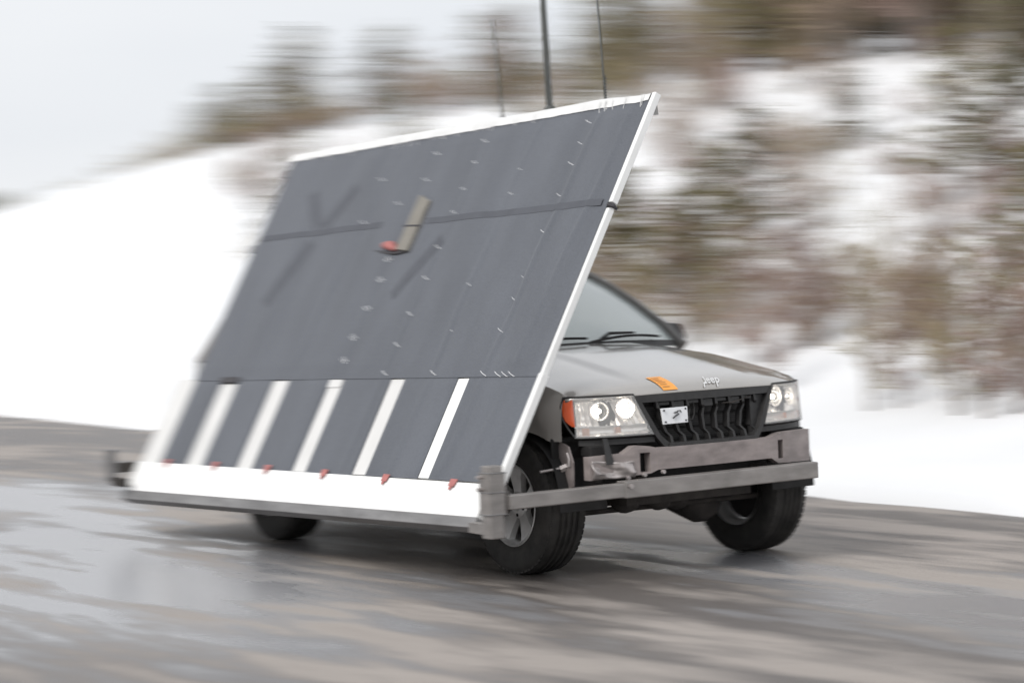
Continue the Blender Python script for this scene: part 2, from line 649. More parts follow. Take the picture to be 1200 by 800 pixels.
def hood_pt(t, s, lift=.003):
    """point on the bonnet at plan position t and s metres behind its front edge"""
    u = s / 1.1
    v = (t / .835 + 1) / 2
    p = Vector(hood(u, v))
    a = Vector(hood(u + .002, v)) - p
    c = Vector(hood(u, v + .002)) - p
    nn = a.cross(c)
    nn = nn if nn.z > 0 else -nn
    return p + nn.normalized() * lift


b = MB()
b.grid(lambda u, v: hood_pt(lerp(-.285, -.195, v) - .012 * u, .010 + .135 * u, .0035), 10, 6)
st = b.build('sticker', 'orange', bonnet, smooth=180)
st['label'] = 'small orange sticker on the nose of the bonnet'
random.seed(4)
for k in range(6):
    b = MB()
    s0 = .026 + k * .018
    w1 = random.uniform(.55, .85)
    b.grid(lambda u, v: hood_pt(lerp(-.274, -.274 + .07 * w1, v) - .02 * s0 / .2, s0 + .006 * u, .0055), 1, 5)
    b.build('printed_line', 'orange_print', st)

tcu = bpy.data.curves.new('lettering', 'FONT')
tcu.body = 'Jeep'
tcu.size = .078
tcu.offset = .0018
tcu.space_character = 1.08
tcu.align_x = 'CENTER'
tcu.resolution_u = 4
tob = bpy.data.objects.new('tmp_text', tcu)
COL.objects.link(tob)
dg = bpy.context.evaluated_depsgraph_get()
tme = bpy.data.meshes.new_from_object(tob.evaluated_get(dg))
bpy.data.objects.remove(tob)
tbm = bmesh.new()
tbm.from_mesh(tme)
bmesh.ops.triangulate(tbm, faces=tbm.faces)
for _ in range(2):
    bmesh.ops.subdivide_edges(tbm, edges=[e for e in tbm.edges if e.calc_length() > .006], cuts=1)
    bmesh.ops.triangulate(tbm, faces=tbm.faces)
tbm.to_mesh(tme)
tbm.free()
tv = [tuple(v.co) for v in tme.vertices]
tf = [tuple(p.vertices) for p in tme.polygons]
b = MB()
b.add([hood_pt(.045 + x * .78 + y * .65, .016 + y * 1.15 + .014, .0055) for x, y, z in tv], tf)
b.build('lettering', 'badge', bonnet)


# --- sides: fenders, doors and rear quarters
def side_out(x):
    return interp(x, [(-3.78, .80), (-3.7, .85), (-3.5, .885), (-3.0, .905), (-.5, .905), (-.2, .90), (0, .888), (.2, .87), (.34, .835), (.41, .805)])


def arch(x, c):
    q = abs((x - c) / .46)
    return .365 + .42 * (1 - q ** 3) ** (1 / 3) if q < 1 else 0


def side_bot(x):
    z = max(.43, arch(x, 0), arch(x, -2.69))
    if x > .1:
        z = max(z, .725)
    return z


def side_top(x):
    if x > -.74:
        return hood_edge(x)
    return interp(x, [(-3.78, .79), (-3.5, .84), (-1.0, .845), (-.74, .80)]), interp(x, [(-3.78, 1.14), (-.74, 1.135)])


def side_pt(x, r, s):
    z0 = side_bot(x)
    ye, ze = side_top(x)
    yo = side_out(x)
    z = lerp(z0, ze, r)
    y = yo - .025 * sstep(.66, .42, z)
    y += .006 * sstep(.70, .66, z)
    k = min(1, max(0, (z - .80) / (ze - .80)))
    y = y - (yo - ye) * k ** 2.3
    return (x, s * y, z)


def side_panel(name, x0, x1, s, nx=30, nr=16, parent=None):
    b = MB()
    b.grid(lambda u, v: side_pt(lerp(x0, x1, u), v, s), nx, nr)
    # the folded edge along the arch and sill
    b.grid(lambda u, v: (lambda p: (p[0], p[1] - s * .09 * v, p[2]))(side_pt(lerp(x0, x1, u), 0, s)), nx, 1)
    return bp(b, name, 'paint', smooth=50)


for s in (-1, 1):
    side_panel('front_fender', -.62, .405, s, 48)
    d1 = side_panel('door', -1.66, -.628, s, 12)
    d2 = side_panel('door', -2.50, -1.668, s, 16)
    for d, x in ((d1, -1.5), (d2, -2.36)):
        b = MB()
        b.box((x - .09, s * .90 - .012, .965), (x + .09, s * .90 + .012, .995))
        b.build('door_handle', 'black_plastic', d, bevel=.006)
    side_panel('rear_quarter', -3.76, -2.508, s, 48)

# --- cabin: pillars, roof, glass
APIL = [(0, (-.575, .775, 1.140)), (.2, (-.70, .745, 1.255)), (.45, (-.915, .708, 1.388)), (.65, (-1.085, .668, 1.485)), (.82, (-1.24, .625, 1.560)), (1, (-1.46, .575, 1.632))]


def apil(w_):
    return Vector([interp(w_, [(k, p[i]) for k, p in APIL]) for i in range(3)])


def ws_pt(u, v, inset=.96):
    e = apil(u)
    vv = v * 2 - 1
    return (e.x + (.12 - .02 * u) * (1 - vv * vv), vv * e.y * inset, e.z + .022 * (1 - vv * vv) + .0)


b = MB()
b.grid(ws_pt, 14, 24)
wsn = bp(b, 'windscreen', 'windscreen_glass', smooth=180)
b = MB()      # dark painted border along the foot of the glass
b.grid(lambda u, v: Vector(ws_pt(u * .055, v)) + Vector((.006, 0, .004)), 2, 24)
b.build('glass_border', 'black_plastic', wsn, smooth=180)

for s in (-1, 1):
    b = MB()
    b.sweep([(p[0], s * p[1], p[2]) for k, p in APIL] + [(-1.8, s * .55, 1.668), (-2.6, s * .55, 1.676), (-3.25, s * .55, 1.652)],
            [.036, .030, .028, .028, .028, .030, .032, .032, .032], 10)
    bp(b, 'roof_pillar', 'shaded_pillar_paint', smooth=50)
    for (xb, xt) in ((-1.72, -1.80), (-2.52, -2.58), (-3.62, -3.22)):
        b = MB()
        b.sweep([(xb, s * .835, 1.12), (lerp(xb, xt, .5), s * .705, 1.42), (xt, s * .55, 1.66)], .032, 8)
        bp(b, 'door_pillar', 'dull_black' if xb > -3 else 'paint', smooth=50)

    def rail_at(x):
        return Vector((x, s * interp(x, [(-3.25, .55), (-1.8, .55), (-1.46, .575), (-1.24, .625), (-1.085, .668), (-.915, .708), (-.70, .745)]),
                       interp(x, [(-3.25, 1.655), (-2.6, 1.68), (-1.8, 1.672), (-1.46, 1.635), (-1.24, 1.56), (-1.085, 1.485), (-.915, 1.388), (-.70, 1.255)])))
    for (a0, a1, c0, c1) in ((-.80, -1.70, -.76, -1.79), (-1.74, -2.50, -1.81, -2.57), (-2.54, -3.6, -2.59, -3.22)):
        b = MB()

        def wpt(u, v):
            lo = Vector((lerp(a0, a1, u), s * .835, 1.125))
            hi = rail_at(lerp(c0, c1, u))
            p = lo.lerp(hi, v)
            p.y += s * .012 * math.sin(v * math.pi)
            return p
        b.grid(wpt, 10, 6)
        bp(b, 'side_window', 'window_glass', smooth=180)

b = MB()
b.grid(lambda u, v: (lerp(-1.36 - .11 * (2 * v - 1) ** 2, -3.30, u), (2 * v - 1) * (.575 - .03 * min(1, u * 6)),
                     interp(u, [(0, 1.652), (.12, 1.685), (.3, 1.70), (.8, 1.695), (1, 1.66)]) + .035 * (1 - (2 * v - 1) ** 4) - .03 * abs(2 * v - 1) ** 6), 16, 18)
roof = bp(b, 'roof', 'paint', smooth=60)
for s in (-1, 1):
    b = MB()
    b.sweep([(-1.7, s * .47, 1.715), (-1.75, s * .47, 1.755), (-2.4, s * .47, 1.765), (-3.05, s * .47, 1.75), (-3.1, s * .47, 1.71)], .014, 8)
    b.build('roof_rail', 'black_plastic', roof, smooth=60)
# tailgate
b = MB()
b.grid(lambda u, v: (-3.78 + .02 * u + .0 - .05 * (1 - (2 * v - 1) ** 2), (2 * v - 1) * .79, lerp(.5, 1.14, u)), 6, 12)
hatch = bp(b, 'tailgate', 'paint', smooth=60)
b = MB()
b.grid(lambda u, v: (lerp(-3.76, -3.30, u) - .04 * (1 - (2 * v - 1) ** 2), (2 * v - 1) * lerp(.79, .57, u), lerp(1.14, 1.66, u)), 6, 12)
b.build('rear_window', 'window_glass', hatch, smooth=180)
b = MB()
b.box((-3.88, -.82, .45), (-3.74, .82, .68))
bp(b, 'rear_bumper', 'black_plastic', bevel=.03)
for s in (-1, 1):
    b = MB()
    b.box((-3.80, s * .68 - .085, .78), (-3.72, s * .68 + .085, 1.12))
    bp(b, 'tail_lamp', 'tail_red', bevel=.02)

# cabin floor, dash, seats, wheel
b = MB()
b.box((-3.6, -.78, .45), (-.5, .78, .52))
bp(b, 'cabin_floor', 'interior')
b = MB()
b.grid(lambda u, v: (lerp(-.52, -1.12, u) - .10 * (2 * v - 1) ** 2 * (1 - u), (2 * v - 1) * .74, lerp(1.10, 1.075, u) + .03 * math.sin(u * 3.1) - .06 * u ** 6), 8, 12)
b.box((-1.12, -.74, .70), (-1.06, .74, 1.02))
bp(b, 'dashboard', 'interior', smooth=60)
for s in (-1, 1):
    b = MB()
    b.box((-2.05, s * .38 - .25, .62), (-1.5, s * .38 + .25, .80))
    st = bp(b, 'seat', 'seat_cloth', bevel=.05)
    b = MB()
    b.hexa([(-2.08, s * .38 - .25, .78), (-1.94, s * .38 - .25, .78), (-1.94, s * .38 + .25, .78), (-2.08, s * .38 + .25, .78),
            (-2.26, s * .38 - .2, 1.30), (-2.17, s * .38 - .2, 1.30), (-2.17, s * .38 + .2, 1.30), (-2.26, s * .38 + .2, 1.30)])
    b.build('backrest', 'seat_cloth', st, bevel=.04)
    b = MB()
    b.box((-2.29, s * .38 - .12, 1.34), (-2.19, s * .38 + .12, 1.50))
    b.build('headrest', 'seat_cloth', st, bevel=.035)
b = MB()
ring = [(-1.32 + .07 * math.sin(a), .38 + .19 * math.cos(a), 1.05 + .17 * math.sin(a)) for a in [i * math.pi / 12 for i in range(25)]]
b.sweep(ring, .015, 8, cap=False)
b.sweep([(-1.32, .20, 1.05), (-1.28, .38, 1.03), (-1.32, .56, 1.05)], .02, 6)
b.sweep([(-1.28, .38, 1.03), (-1.08, .38, .98)], .03, 8)
bp(b, 'steering_wheel', 'dull_black', smooth=60)

# cowl, wipers, left mirror
b = MB()
b.grid(lambda u, v: (lerp(-.485, -.60, u) - .22 * (2 * v - 1) ** 2, (2 * v - 1) * .755, 1.148 + .014 * (1 - (2 * v - 1) ** 4) - .012 * u), 4, 24)
bp(b, 'cowl', 'black_plastic', smooth=60)
for (y0, y1, sg) in ((-.62, .02, 1), (.02, .62, 1)):
    b = MB()
    blade = []
    for k in range(9):
        f = k / 8
        y = lerp(y0, y1, f)
        base = Vector(ws_pt(.03 + .04 * math.sin(f * 2.6) + .02 * f, (y / .77 + 1) / 2))
        blade.append(base + Vector((.022, 0, .016)))
    b.sweep(blade, .008, 6)
    wp = bp(b, 'wiper', 'dull_black', smooth=60)
    b = MB()
    b.sweep([(-.53 - .1 * abs(y0), y0 + .06, 1.165), blade[2] + Vector((.02, 0, .03)), blade[5] + Vector((.008, 0, .016))], [.014, .010, .008], 6)
    b.build('wiper_arm', 'dull_black', wp, smooth=60)
b = MB()
b.hexa([(-1.05, .93, 1.155), (-.93, .95, 1.155), (-.92, 1.09, 1.165), (-1.05, 1.11, 1.165),
        (-1.05, .93, 1.275), (-.95, .95, 1.27), (-.96, 1.08, 1.26), (-1.05, 1.10, 1.26)])
mir = bp(b, 'door_mirror', 'black_plastic', bevel=.02)
b = MB()
b.box((-1.01, .80, 1.13), (-.93, .94, 1.175))
b.build('mirror_foot', 'black_plastic', mir, bevel=.01)
b = MB()
b.box((-1.055, .95, 1.17), (-1.051, 1.09, 1.255))
b.build('mirror_glass', 'chrome', mir)


# --- headlamps
def lamp_inner(z):
    return interp(z, [(.74, .372), (.95, .472)])


def lamp(s):
    root = bpy.data.objects.new('headlamp', None)
    COL.objects.link(root)
    root.parent = car
    root.rotation_euler.x = ROLL
    root['label'] = 'clear headlamp with warm light inside' if s > 0 else 'clear headlamp with an orange side reflector'
    # bucket: a chrome shell set back from the lens
    b = MB()
    NT, NZ = 20, 10

    def bucket(u, v):
        z = lerp(.755, .938, v)
        t = lerp(lamp_inner(z) + .012, .79, u)
        d = .012 + .075 * (math.sin(min(1, max(0, u)) * math.pi) ** .4) * (math.sin(v * math.pi) ** .5)
        d += .006 * math.sin(u * 55) * sstep(.0, .15, u) + .004 * math.sin(v * 16)
        return front(s * t, z, d)
    b.grid(bucket, 64, 20)
    b.build('reflector', 'reflector', root, smooth=180)
    # two bowls and bulbs
    for k, (t, z, r) in enumerate(((.515, .880, .052), (.66, .873, .046))):
        c = front(s * t, z, .045)
        o0 = front(s * t, z, .03)
        nrm = (o0 - c).normalized()
        a = nrm.cross(Vector((0, 0, 1))).normalized()
        q = a.cross(nrm).normalized()
        b = MB()
        rings = [(r, .026), (r * .97, .018), (r * .8, -.004), (r * .5, -.02), (r * .2, -.026)]
        vsr = [c + (a * math.cos(i * math.pi / 12) + q * math.sin(i * math.pi / 12)) * rr + nrm * dd for rr, dd in rings for i in range(24)]
        fsr = [(j * 24 + i, j * 24 + (i + 1) % 24, (j + 1) * 24 + (i + 1) % 24, (j + 1) * 24 + i) for j in range(4) for i in range(24)]
        b.add(vsr, fsr)
        bowl = b.build('lamp_bowl', 'chrome', root, smooth=180)
        b = MB()
        b.sweep([c + (a * math.cos(i * math.pi / 16) + q * math.sin(i * math.pi / 16)) * r + nrm * .026 for i in range(33)], .0045, 6, cap=False)
        b.build('bowl_ring', 'reflector', bowl, smooth=180)
        b = MB()
        b.sweep([c - nrm * .02, c + nrm * .004, c + nrm * .012], [.012, .013, .006], 10)
        b.build('bulb', 'bulb', bowl, smooth=180)
    # lower signal strip
    b = MB()
    b.grid(lambda u, v: front(s * lerp(lamp_inner(.77) + .012, .795, u), lerp(.748, .793, v), .012 + .012 * math.sin(v * 3.14)), 20, 4)
    strip = b.build('signal_strip', 'reflector', root, smooth=180)
    b = MB()
    b.grid(lambda u, v: front(s * lerp(.725, .765, u), lerp(.753, .790, v), .008), 4, 2)
    b.build('signal_bulb', 'amber_pale', strip, smooth=180)
    b = MB()
    b.grid(lambda u, v: front(s * lerp(.555, .585, u), lerp(.760, .790, v), .008), 4, 2)
    b.build('signal_bulb', 'amber_pale', strip, smooth=180)
    b = MB()
    b.grid(lambda u, v: front(s * lerp(lamp_inner(.795) + .006, .80, u), lerp(.793, .799, v), .006), 20, 1)
    b.build('strip_divider', 'alloy', strip)
    # amber side reflector
    b = MB()
    poly = [(.798, .812), (.862, .845), (.868, .89), (.852, .932), (.806, .940)]
    for i in range(1, len(poly) - 1):
        pass
    b.grid(lambda u, v: front(s * lerp(.797, interp(v, [(0, .815), (.2, .85), (.5, .868), (.8, .862), (1, .845)]), u), lerp(.800, .940, v), .002 + .006 * u), 6, 10)
    b.build('side_reflector', 'amber', root, smooth=180)
    # lens over all of it
    b = MB()
    b.grid(lambda u, v: front(s * lerp(lamp_inner(lerp(.742, .946, v)), interp(v, [(0, .80), (.25, .797), (1, .797)]), u), lerp(.742, .946, v), -.003), 26, 10)
    b.build('lens', 'lens', root, smooth=180)
    # dark gasket round the lens
    loop = [(lerp(lamp_inner(.740), .80, i / 12), .740) for i in range(13)] + [(.835, .79), (.866, .845), (.866, .905), (.848, .950)] + \
           [(lerp(.848, lamp_inner(.950), i / 12), .951) for i in range(1, 13)] + [(lamp_inner(lerp(.95, .74, i / 4)), lerp(.95, .74, i / 4)) for i in range(1, 5)]
    b = MB()
    b.sweep([front(s * t, z, .002) for t, z in loop], .006, 6, cap=False)
    b.build('gasket', 'black_plastic', root, smooth=180)


lamp(-1)
lamp(1)

# --- grille opening, radiator, bars
gf = MB()
outer = lambda z: interp(z, [(.655, .300), (.675, .318), (.735, .368), (.95, .468)])
inner = lambda z: interp(z, [(.69, .285), (.735, .335), (.905, .425)])


def strip(mb, pa, pb, d0, d1, nseg=16):
    """a bar of rectangular section between two lines on the nose surface"""
    for i in range(nseg):
        a0, a1 = i / nseg, (i + 1) / nseg
        q = []
        for d in (d0, d1):
            q += [front(*pa(a0), d), front(*pa(a1), d), front(*pb(a1), d), front(*pb(a0), d)]
        mb.hexa(q)


strip(gf, lambda a: (lerp(-.468, .468, a), .948), lambda a: (lerp(-.425, .425, a), .905), .004, .05)          # header
strip(gf, lambda a: (lerp(-.300, .300, a), .658), lambda a: (lerp(-.285, .285, a), .690), -.012, .06)         # lower lip
for s in (-1, 1):
    strip(gf, lambda a: (s * outer(lerp(.658, .948, a)), lerp(.658, .948, a)), lambda a: (s * inner(lerp(.690, .905, a)), lerp(.690, .905, a)), .0, .05, 10)
grille = bp(gf, 'grille_frame', 'black_plastic', smooth=40)
for k in range(8):
    t = lerp(-.33, .33, k / 7)
    b = MB()
    tl = t * .88
    pts_ = [(t, .908, .012), (t + .006, .872, .014), (t + .022, .855, .03), (t * .96 + .01, .82, .035), (tl + .012, .745, .035), (tl + .03, .722, .02), (tl + .03, .69, .012)]
    for (t0, z0, d0), (t1, z1, d1) in zip(pts_, pts_[1:]):
        q = []
        for dd in (0, .035):
            q += [front(t0 - .008, z0, d0 + dd), front(t0 + .008, z0, d0 + dd), front(t1 + .008, z1, d1 + dd), front(t1 - .008, z1, d1 + dd)]
        b.hexa(q)
    b.build('grille_bar', 'black_plastic', grille)
    if k < 7:
        b = MB()
        tm = t + .047
        b.hexa([front(tm - .03, .90, .02), front(tm + .03, .90, .02), front(tm + .03, .90, .05), front(tm - .03, .90, .05),
                front(tm - .03, .885 - .02 * (k % 2), .02), front(tm + .03, .885 - .02 * (k % 2), .02), front(tm + .03, .88, .05), front(tm - .03, .88, .05)])
        b.build('grille_tab', 'black_plastic', grille)
b = MB()      # the plain panel beside the far lamp
b.hexa([front(.30, .70, .03), front(.335, .72, .03), front(.335, .72, .06), front(.30, .70, .06), front(.31, .90, .03), front(.42, .90, .03), front(.42, .90, .06), front(.31, .90, .06)])
b.build('grille_side_panel', 'black_plastic', grille)
b = MB()
b.box((.50, -.42, .62), (.53, .42, .92))
rad = bp(b, 'radiator', 'radiator_core')
b = MB()
for z in (.70, .76, .82, .88):
    b.sweep([(.535, -.40, z), (.535, .40, z)], .006, 6)
b.build('radiator_tube', 'dull_black', rad)
# small white plate with bolts and a cable
b = MB()
b.hexa([(.612, -.305, .785), (.616, -.145, .787), (.606, -.145, .787), (.602, -.305, .785), (.604, -.312, .868), (.608, -.142, .870), (.598, -.142, .870), (.594, -.312, .868)])
plt = b.build('white_plate', 'plate', grille, bevel=.002)
for y, z in ((-.292, .797), (-.160, .799), (-.297, .857), (-.157, .859)):
    b = MB()
    xx = .6125 - (z - .785) * .09
    b.sweep([(xx, y, z), (xx + .007, y, z)], .005, 8)
    b.build('bolt', 'ink', plt)
b = MB()
b.sweep([(.6155, -.235, .842), (.615, -.215, .845), (.615, -.205, .833), (.616, -.222, .828), (.617, -.245, .815)], .004, 6)
b.sweep([(.6155, -.215, .85), (.615, -.195, .852), (.614, -.188, .842)], .003, 6)
b.build('scribble', 'ink', plt)
b = MB()
b.sweep([(.612, -.148, .80), (.618, -.12, .80), (.61, -.10, .825), (.60, -.09, .86), (.60, -.10, .89)], .004, 6)
b.build('cable', 'dull_black', plt)
b = MB()
b.sweep([(.60, .10, .872), (.61, .16, .872), (.60, .24, .885), (.59, .30, .898)], .0035, 6)
b.build('wire', 'brake', grille)

# dark core of the engine bay, lamp backs, wheel liners, underbody
b = MB()
b.box((-.45, -.62, .50), (.49, .62, .93))
bp(b, 'engine_bay', 'dull_black')
for s in (-1, 1):
    b = MB()
    for xc in (0, -2.69):
        b = MB()
        b.grid(lambda u, v: (xc - .44 * math.cos(u * math.pi), s * lerp(.56, .86, v), .365 + .40 * math.sin(u * math.pi) ** .7), 16, 2)
        bp(b, 'wheel_liner', 'dull_black', smooth=60)
    b = MB()     # ragged liner end, bracket plate behind the lamp
    b.hexa([(.33, s * .60, .50), (.36, s * .84, .55), (.35, s * .84, .56), (.32, s * .60, .51), (.40, s * .60, .74), (.36, s * .84, .73), (.35, s * .84, .74), (.39, s * .60, .75)])
    bp(b, 'liner_flap', 'dull_black')
b = MB()
b.box((-3.6, -.72, .33), (-.55, .72, .47))
b.box((-.55, -.42, .36), (.42, .42, .52))
bp(b, 'underbody', 'underbody')
for s in (-1, 1):
    b = MB()
    b.beam((-3.5, s * .40, .43), (.50, s * .40, .47), .07, .11)
    bp(b, 'chassis_rail', 'underbody')
b = MB()
b.sweep([(0, -.66, .36), (0, .66, .36)], .042, 12)
ax = b.build('front_axle', 'underbody', car, smooth=60)
b = MB()
b.sweep([(.10, .30, .335), (.16, .30, .34), (.175, .30, .345)], [.14, .12, .05], 14)
b.sweep([(-.12, .30, .345), (.10, .30, .335)], [.10, .14], 14)
b.build('differential', 'underbody', ax, smooth=60)
b = MB()
b.sweep([(.20, -.64, .315), (.20, .64, .33)], .017, 8)
b.sweep([(.24, -.60, .35), (.22, .25, .40), (.18, .50, .44)], .016, 8)
b.build('steering_rod', 'underbody', ax, smooth=60)
b = MB()
b.sweep([(.36, -.40, .43), (.34, .46, .43)], [.045, .045], 10)
bp(b, 'cross_tube', 'underbody', smooth=60)
b = MB()
b.hexa([(.30, -.30, .40), (.44, -.30, .42), (.44, .36, .42), (.30, .36, .40), (.30, -.30, .50), (.47, -.30, .51), (.47, .36, .51), (.30, .36, .50)])
bp(b, 'skid_plate', 'underbody', bevel=.01)
for k, (x, y, z, r) in enumerate(((.25, -.08, .36, .05), (.22, -.28, .37, .06), (.18, .10, .345, .05), (.26, .42, .39, .05))):
    b = MB()
    b.sweep([(x, y + r * 1.5 * math.sin(a), z - .01) for a in (-1.5, -1.2, -.8, -.4, 0, .4, .8, 1.2, 1.5)], [max(.004, r * math.cos(a)) for a in (-1.5, -1.2, -.8, -.4, 0, .4, .8, 1.2, 1.5)], 12)
    bp(b, 'bush_mount', 'underbody', smooth=60)
b = MB()
b.sweep([(.34, .46, .455), (.37, .58, .47), (.33, .66, .50)], [.018, .022, .016], 8)
bp(b, 'sway_bar_end', 'galvanised', smooth=60)
b = MB()
b.sweep([(-2.69, -.66, .36), (-2.69, .66, .36)], .045, 12)
b.sweep([(-2.69, -.12, .36), (-2.69, 0, .36), (-2.69, .12, .36)], [.07, .15, .07], 14)
b.build('rear_axle', 'underbody', car, smooth=60)

# --- bumper beam behind the missing bumper


def beam_x(y):
    return interp(abs(y), [(0, .665), (.35, .655), (.52, .63), (.74, .565)])


TOP = [(-.755, .648), (-.57, .655), (-.515, .690), (-.46, .692), (-.38, .672), (.38, .672), (.46, .692), (.515, .692), (.60, .692), (.72, .690)]
BOT = [(-.755, .528), (-.40, .545), (-.38, .560), (.38, .560), (.40, .530), (.72, .520)]
ysb = [-.755, -.66, -.57, -.515, -.485, -.425, -.38, -.28, -.19, -.095, 0, .095, .19, .28, .38, .435, .475, .515, .60, .66, .72]
b = MB()
for y0, y1 in zip(ysb, ysb[1:]):
    slot = (y0, y1) in ((-.485, -.425), (.435, .475))
    spans = [(None, .553), (.652, None)] if slot else [(None, None)]
    for lo, hi in spans:
        q = []
        for zz in (0, 1):
            def zf(y):
                if zz == 0:
                    return lo if lo is not None else interp(y, BOT)
                return hi if hi is not None else interp(y, TOP)
            q += [(beam_x(y0) - .05, y0, zf(y0)), (beam_x(y0), y0, zf(y0)), (beam_x(y1), y1, zf(y1)), (beam_x(y1) - .05, y1, zf(y1))]
        b.hexa(q)
bm_ = bmesh.new()
beam_part = bp(b, 'bumper_beam', 'primer')
for ya, yb in ((-.485, -.425), (.435, .475)):
    b = MB()
    b.box((beam_x(ya) - .075, ya - .02, .53), (beam_x(ya) - .058, yb + .02, .67))
    b.build('slot_back', 'dull_black', beam_part)
bm_.free()
# bracket plates at the car's right end: crumpled flange, upright plate, rod with a bolt
b = MB()
random.seed(11)


def crumple(u, v):
    y = lerp(-.745, -.525, u)
    z = lerp(.532, lerp(.625, .612, u), v)
    return (beam_x(y) + .012 + .018 * math.sin(u * 7 + v * 4) * math.sin(v * 3) + .01 * noise.noise((u * 5, v * 5, 1)), y, z)


b.grid(crumple, 18, 10)
bp(b, 'crumpled_flange', 'galvanised', smooth=40, solid=.006)
b = MB()
b.prism([(.30, .70), (.37, .725), (.44, .70), (.475, .62), (.47, .50), (.43, .47), (.40, .53), (.34, .60)], lambda a, c, d: (a, d, c), -.795, -.785)
br = bp(b, 'bracket_plate', 'primer')
b = MB()
b.sweep([(.44, -.802, .67), (.455, -.802, .64), (.452, -.802, .60)], .007, 6)
b.build('bracket_rib', 'galvanised', br, smooth=60)
b = MB()
b.sweep([(.36, -.92, .578), (.40, -.80, .592), (.43, -.76, .60)], .0075, 8)
b.build('rod', 'galvanised', br, smooth=60)
b = MB()
b.sweep([(.392, -.815, .585), (.412, -.785, .598)], .02, 6)
b.build('rod_nut', 'galvanised', br)
for (y, w_) in ((-.655, .05), (.62, .05)):
    b = MB()
    xx = beam_x(y) + .016
    b.hexa([(xx, y - w_ / 2, .605), (xx + .006, y - w_ / 2, .605), (xx + .006, y + w_ / 2, .605), (xx, y + w_ / 2, .605),
            (xx - .04, y - w_ / 2 + .01, .735), (xx - .03, y - w_ / 2 + .01, .735), (xx - .03, y + w_ / 2 - .012, .735), (xx - .04, y + w_ / 2 - .012, .735)])
    if y < 0:
        bp(b, 'hanger_strap', 'black_plastic', bevel=.002)
for s in (-1, 1):
    b = MB()      # carrier tray under each lamp
    for i in range(10):
        t0, t1 = lerp(.36, .79, i / 10), lerp(.36, .79, (i + 1) / 10)
        q = []
        for z in (.700, .728):
            q += [front(s * t0, z, .02), front(s * t1, z, .02), front(s * t1, z, .10), front(s * t0, z, .10)]
        b.hexa(q)
    lt = bp(b, 'lamp_tray', 'black_plastic')
    b = MB()
    b.box((.44, min(s * .48, s * .72), .645), (.53, max(s * .48, s * .72), .70))
    b.build('tray_block', 'dull_black', lt, bevel=.008)
for y, z in ((-.36, .548), (-.47, .540), (-.56, .53)):
    b = MB()
    b.sweep([(beam_x(y) + .002, y, z), (beam_x(y) + .02, y, z)], .011, 6)
    b.build('bolt', 'galvanised', beam_part)


# --- wheels
def wheel_proto():
    root = bpy.data.objects.new('wheel', None)
    COL.objects.link(root)
    root.parent = car
    b = MB()
    prof = [(.212, -.100), (.222, -.112), (.25, -.120), (.29, -.124), (.325, -.120), (.348, -.112), (.360, -.098)]
    for y in (-.052, -.018, .018, .052):
        prof += [(.3685, y - .012), (.358, y - .006), (.358, y + .006), (.3685, y + .012)]
    prof += [(.360, .098), (.348, .112), (.325, .120), (.29, .124), (.25, .120), (.222, .112), (.212, .100)]
    b.lathe(prof, 72, (0, 0, 0))
    ty = b.build('tyre', 'rubber', root, smooth=40)
    for s in (-1, 1):
        b = MB()
        for i in range(64):       # shoulder lugs, too small to pick apart
            a = i * 2 * math.pi / 64
            c, sn = math.cos(a), math.sin(a)
            b.obox((.3525 * c, s * .090, .3525 * sn), ((-sn, 0, c), (0, 1, 0), (c, 0, sn)), (.013, .017, .0085))
        t2 = b.build('shoulder_tread', 'rubber', ty)
        t2['kind'] = 'stuff'
    b = MB()
    b.lathe([(.213, -.108), (.220, -.114), (.214, -.117), (.200, -.106), (.192, -.085), (.188, 0), (.192, .09), (.214, .108), (.218, .112), (.206, .104), (.195, .09)], 64, (0, 0, 0))
    rm = b.build('rim', 'alloy', root, smooth=40)
    b = MB()
    b.lathe([(.0, -.088), (.030, -.087), (.036, -.080), (.062, -.076), (.075, -.066), (.078, -.04), (.0, -.035)], 32, (0, 0, 0))
    b.build('hub', 'alloy', rm, smooth=40)
    for k in range(5):
        a = k * 2 * math.pi / 5 + .3
        b = MB()
        er, et = Vector((math.cos(a), 0, math.sin(a))), Vector((-math.sin(a), 0, math.cos(a)))
        ey = Vector((0, 1, 0))
        rows = [(.055, .038, -.070), (.10, .044, -.078), (.15, .058, -.088), (.197, .084, -.098)]
        for (r0, w0, y0), (r1, w1, y1) in zip(rows, rows[1:]):
            b.hexa([er * r0 - et * w0 + ey * (y0 + .03), er * r0 + et * w0 + ey * (y0 + .03), er * r1 + et * w1 + ey * (y1 + .03), er * r1 - et * w1 + ey * (y1 + .03),
                    er * r0 - et * w0 * .85 + ey * y0, er * r0 + et * w0 * .85 + ey * y0, er * r1 + et * w1 * .85 + ey * y1, er * r1 - et * w1 * .85 + ey * y1])
        b.build('spoke', 'alloy', rm)
    for k in range(5):
        a = k * 2 * math.pi / 5 + .3 + math.pi / 5
        b = MB()
        b.sweep([(.055 * math.cos(a), -.080, .055 * math.sin(a)), (.055 * math.cos(a), -.07, .055 * math.sin(a))], .010, 6)
        b.build('lug_nut', 'dull_black', rm)
    b = MB()
    b.lathe([(.0, .0), (.150, .0), (.150, .02), (.0, .022)], 40, (0, 0, 0))
    dk = b.build('brake_disc', 'disc_steel', root, smooth=40)
    b = MB()
    b.lathe([(.02, .026), (.182, .030), (.182, .036), (.02, .042)], 40, (0, 0, 0))
    b.build('dust_shield', 'dull_black', dk, smooth=40)
    b = MB()
    b.obox((.11, .01, .06), ((.88, 0, .48), (0, 1, 0), (-.48, 0, .88)), (.045, .05, .08))
    b.build('brake_caliper', 'brake', dk, bevel=.01)
    return root


def kids(o):
    return [c for c in bpy.data.objects if c.parent == o]


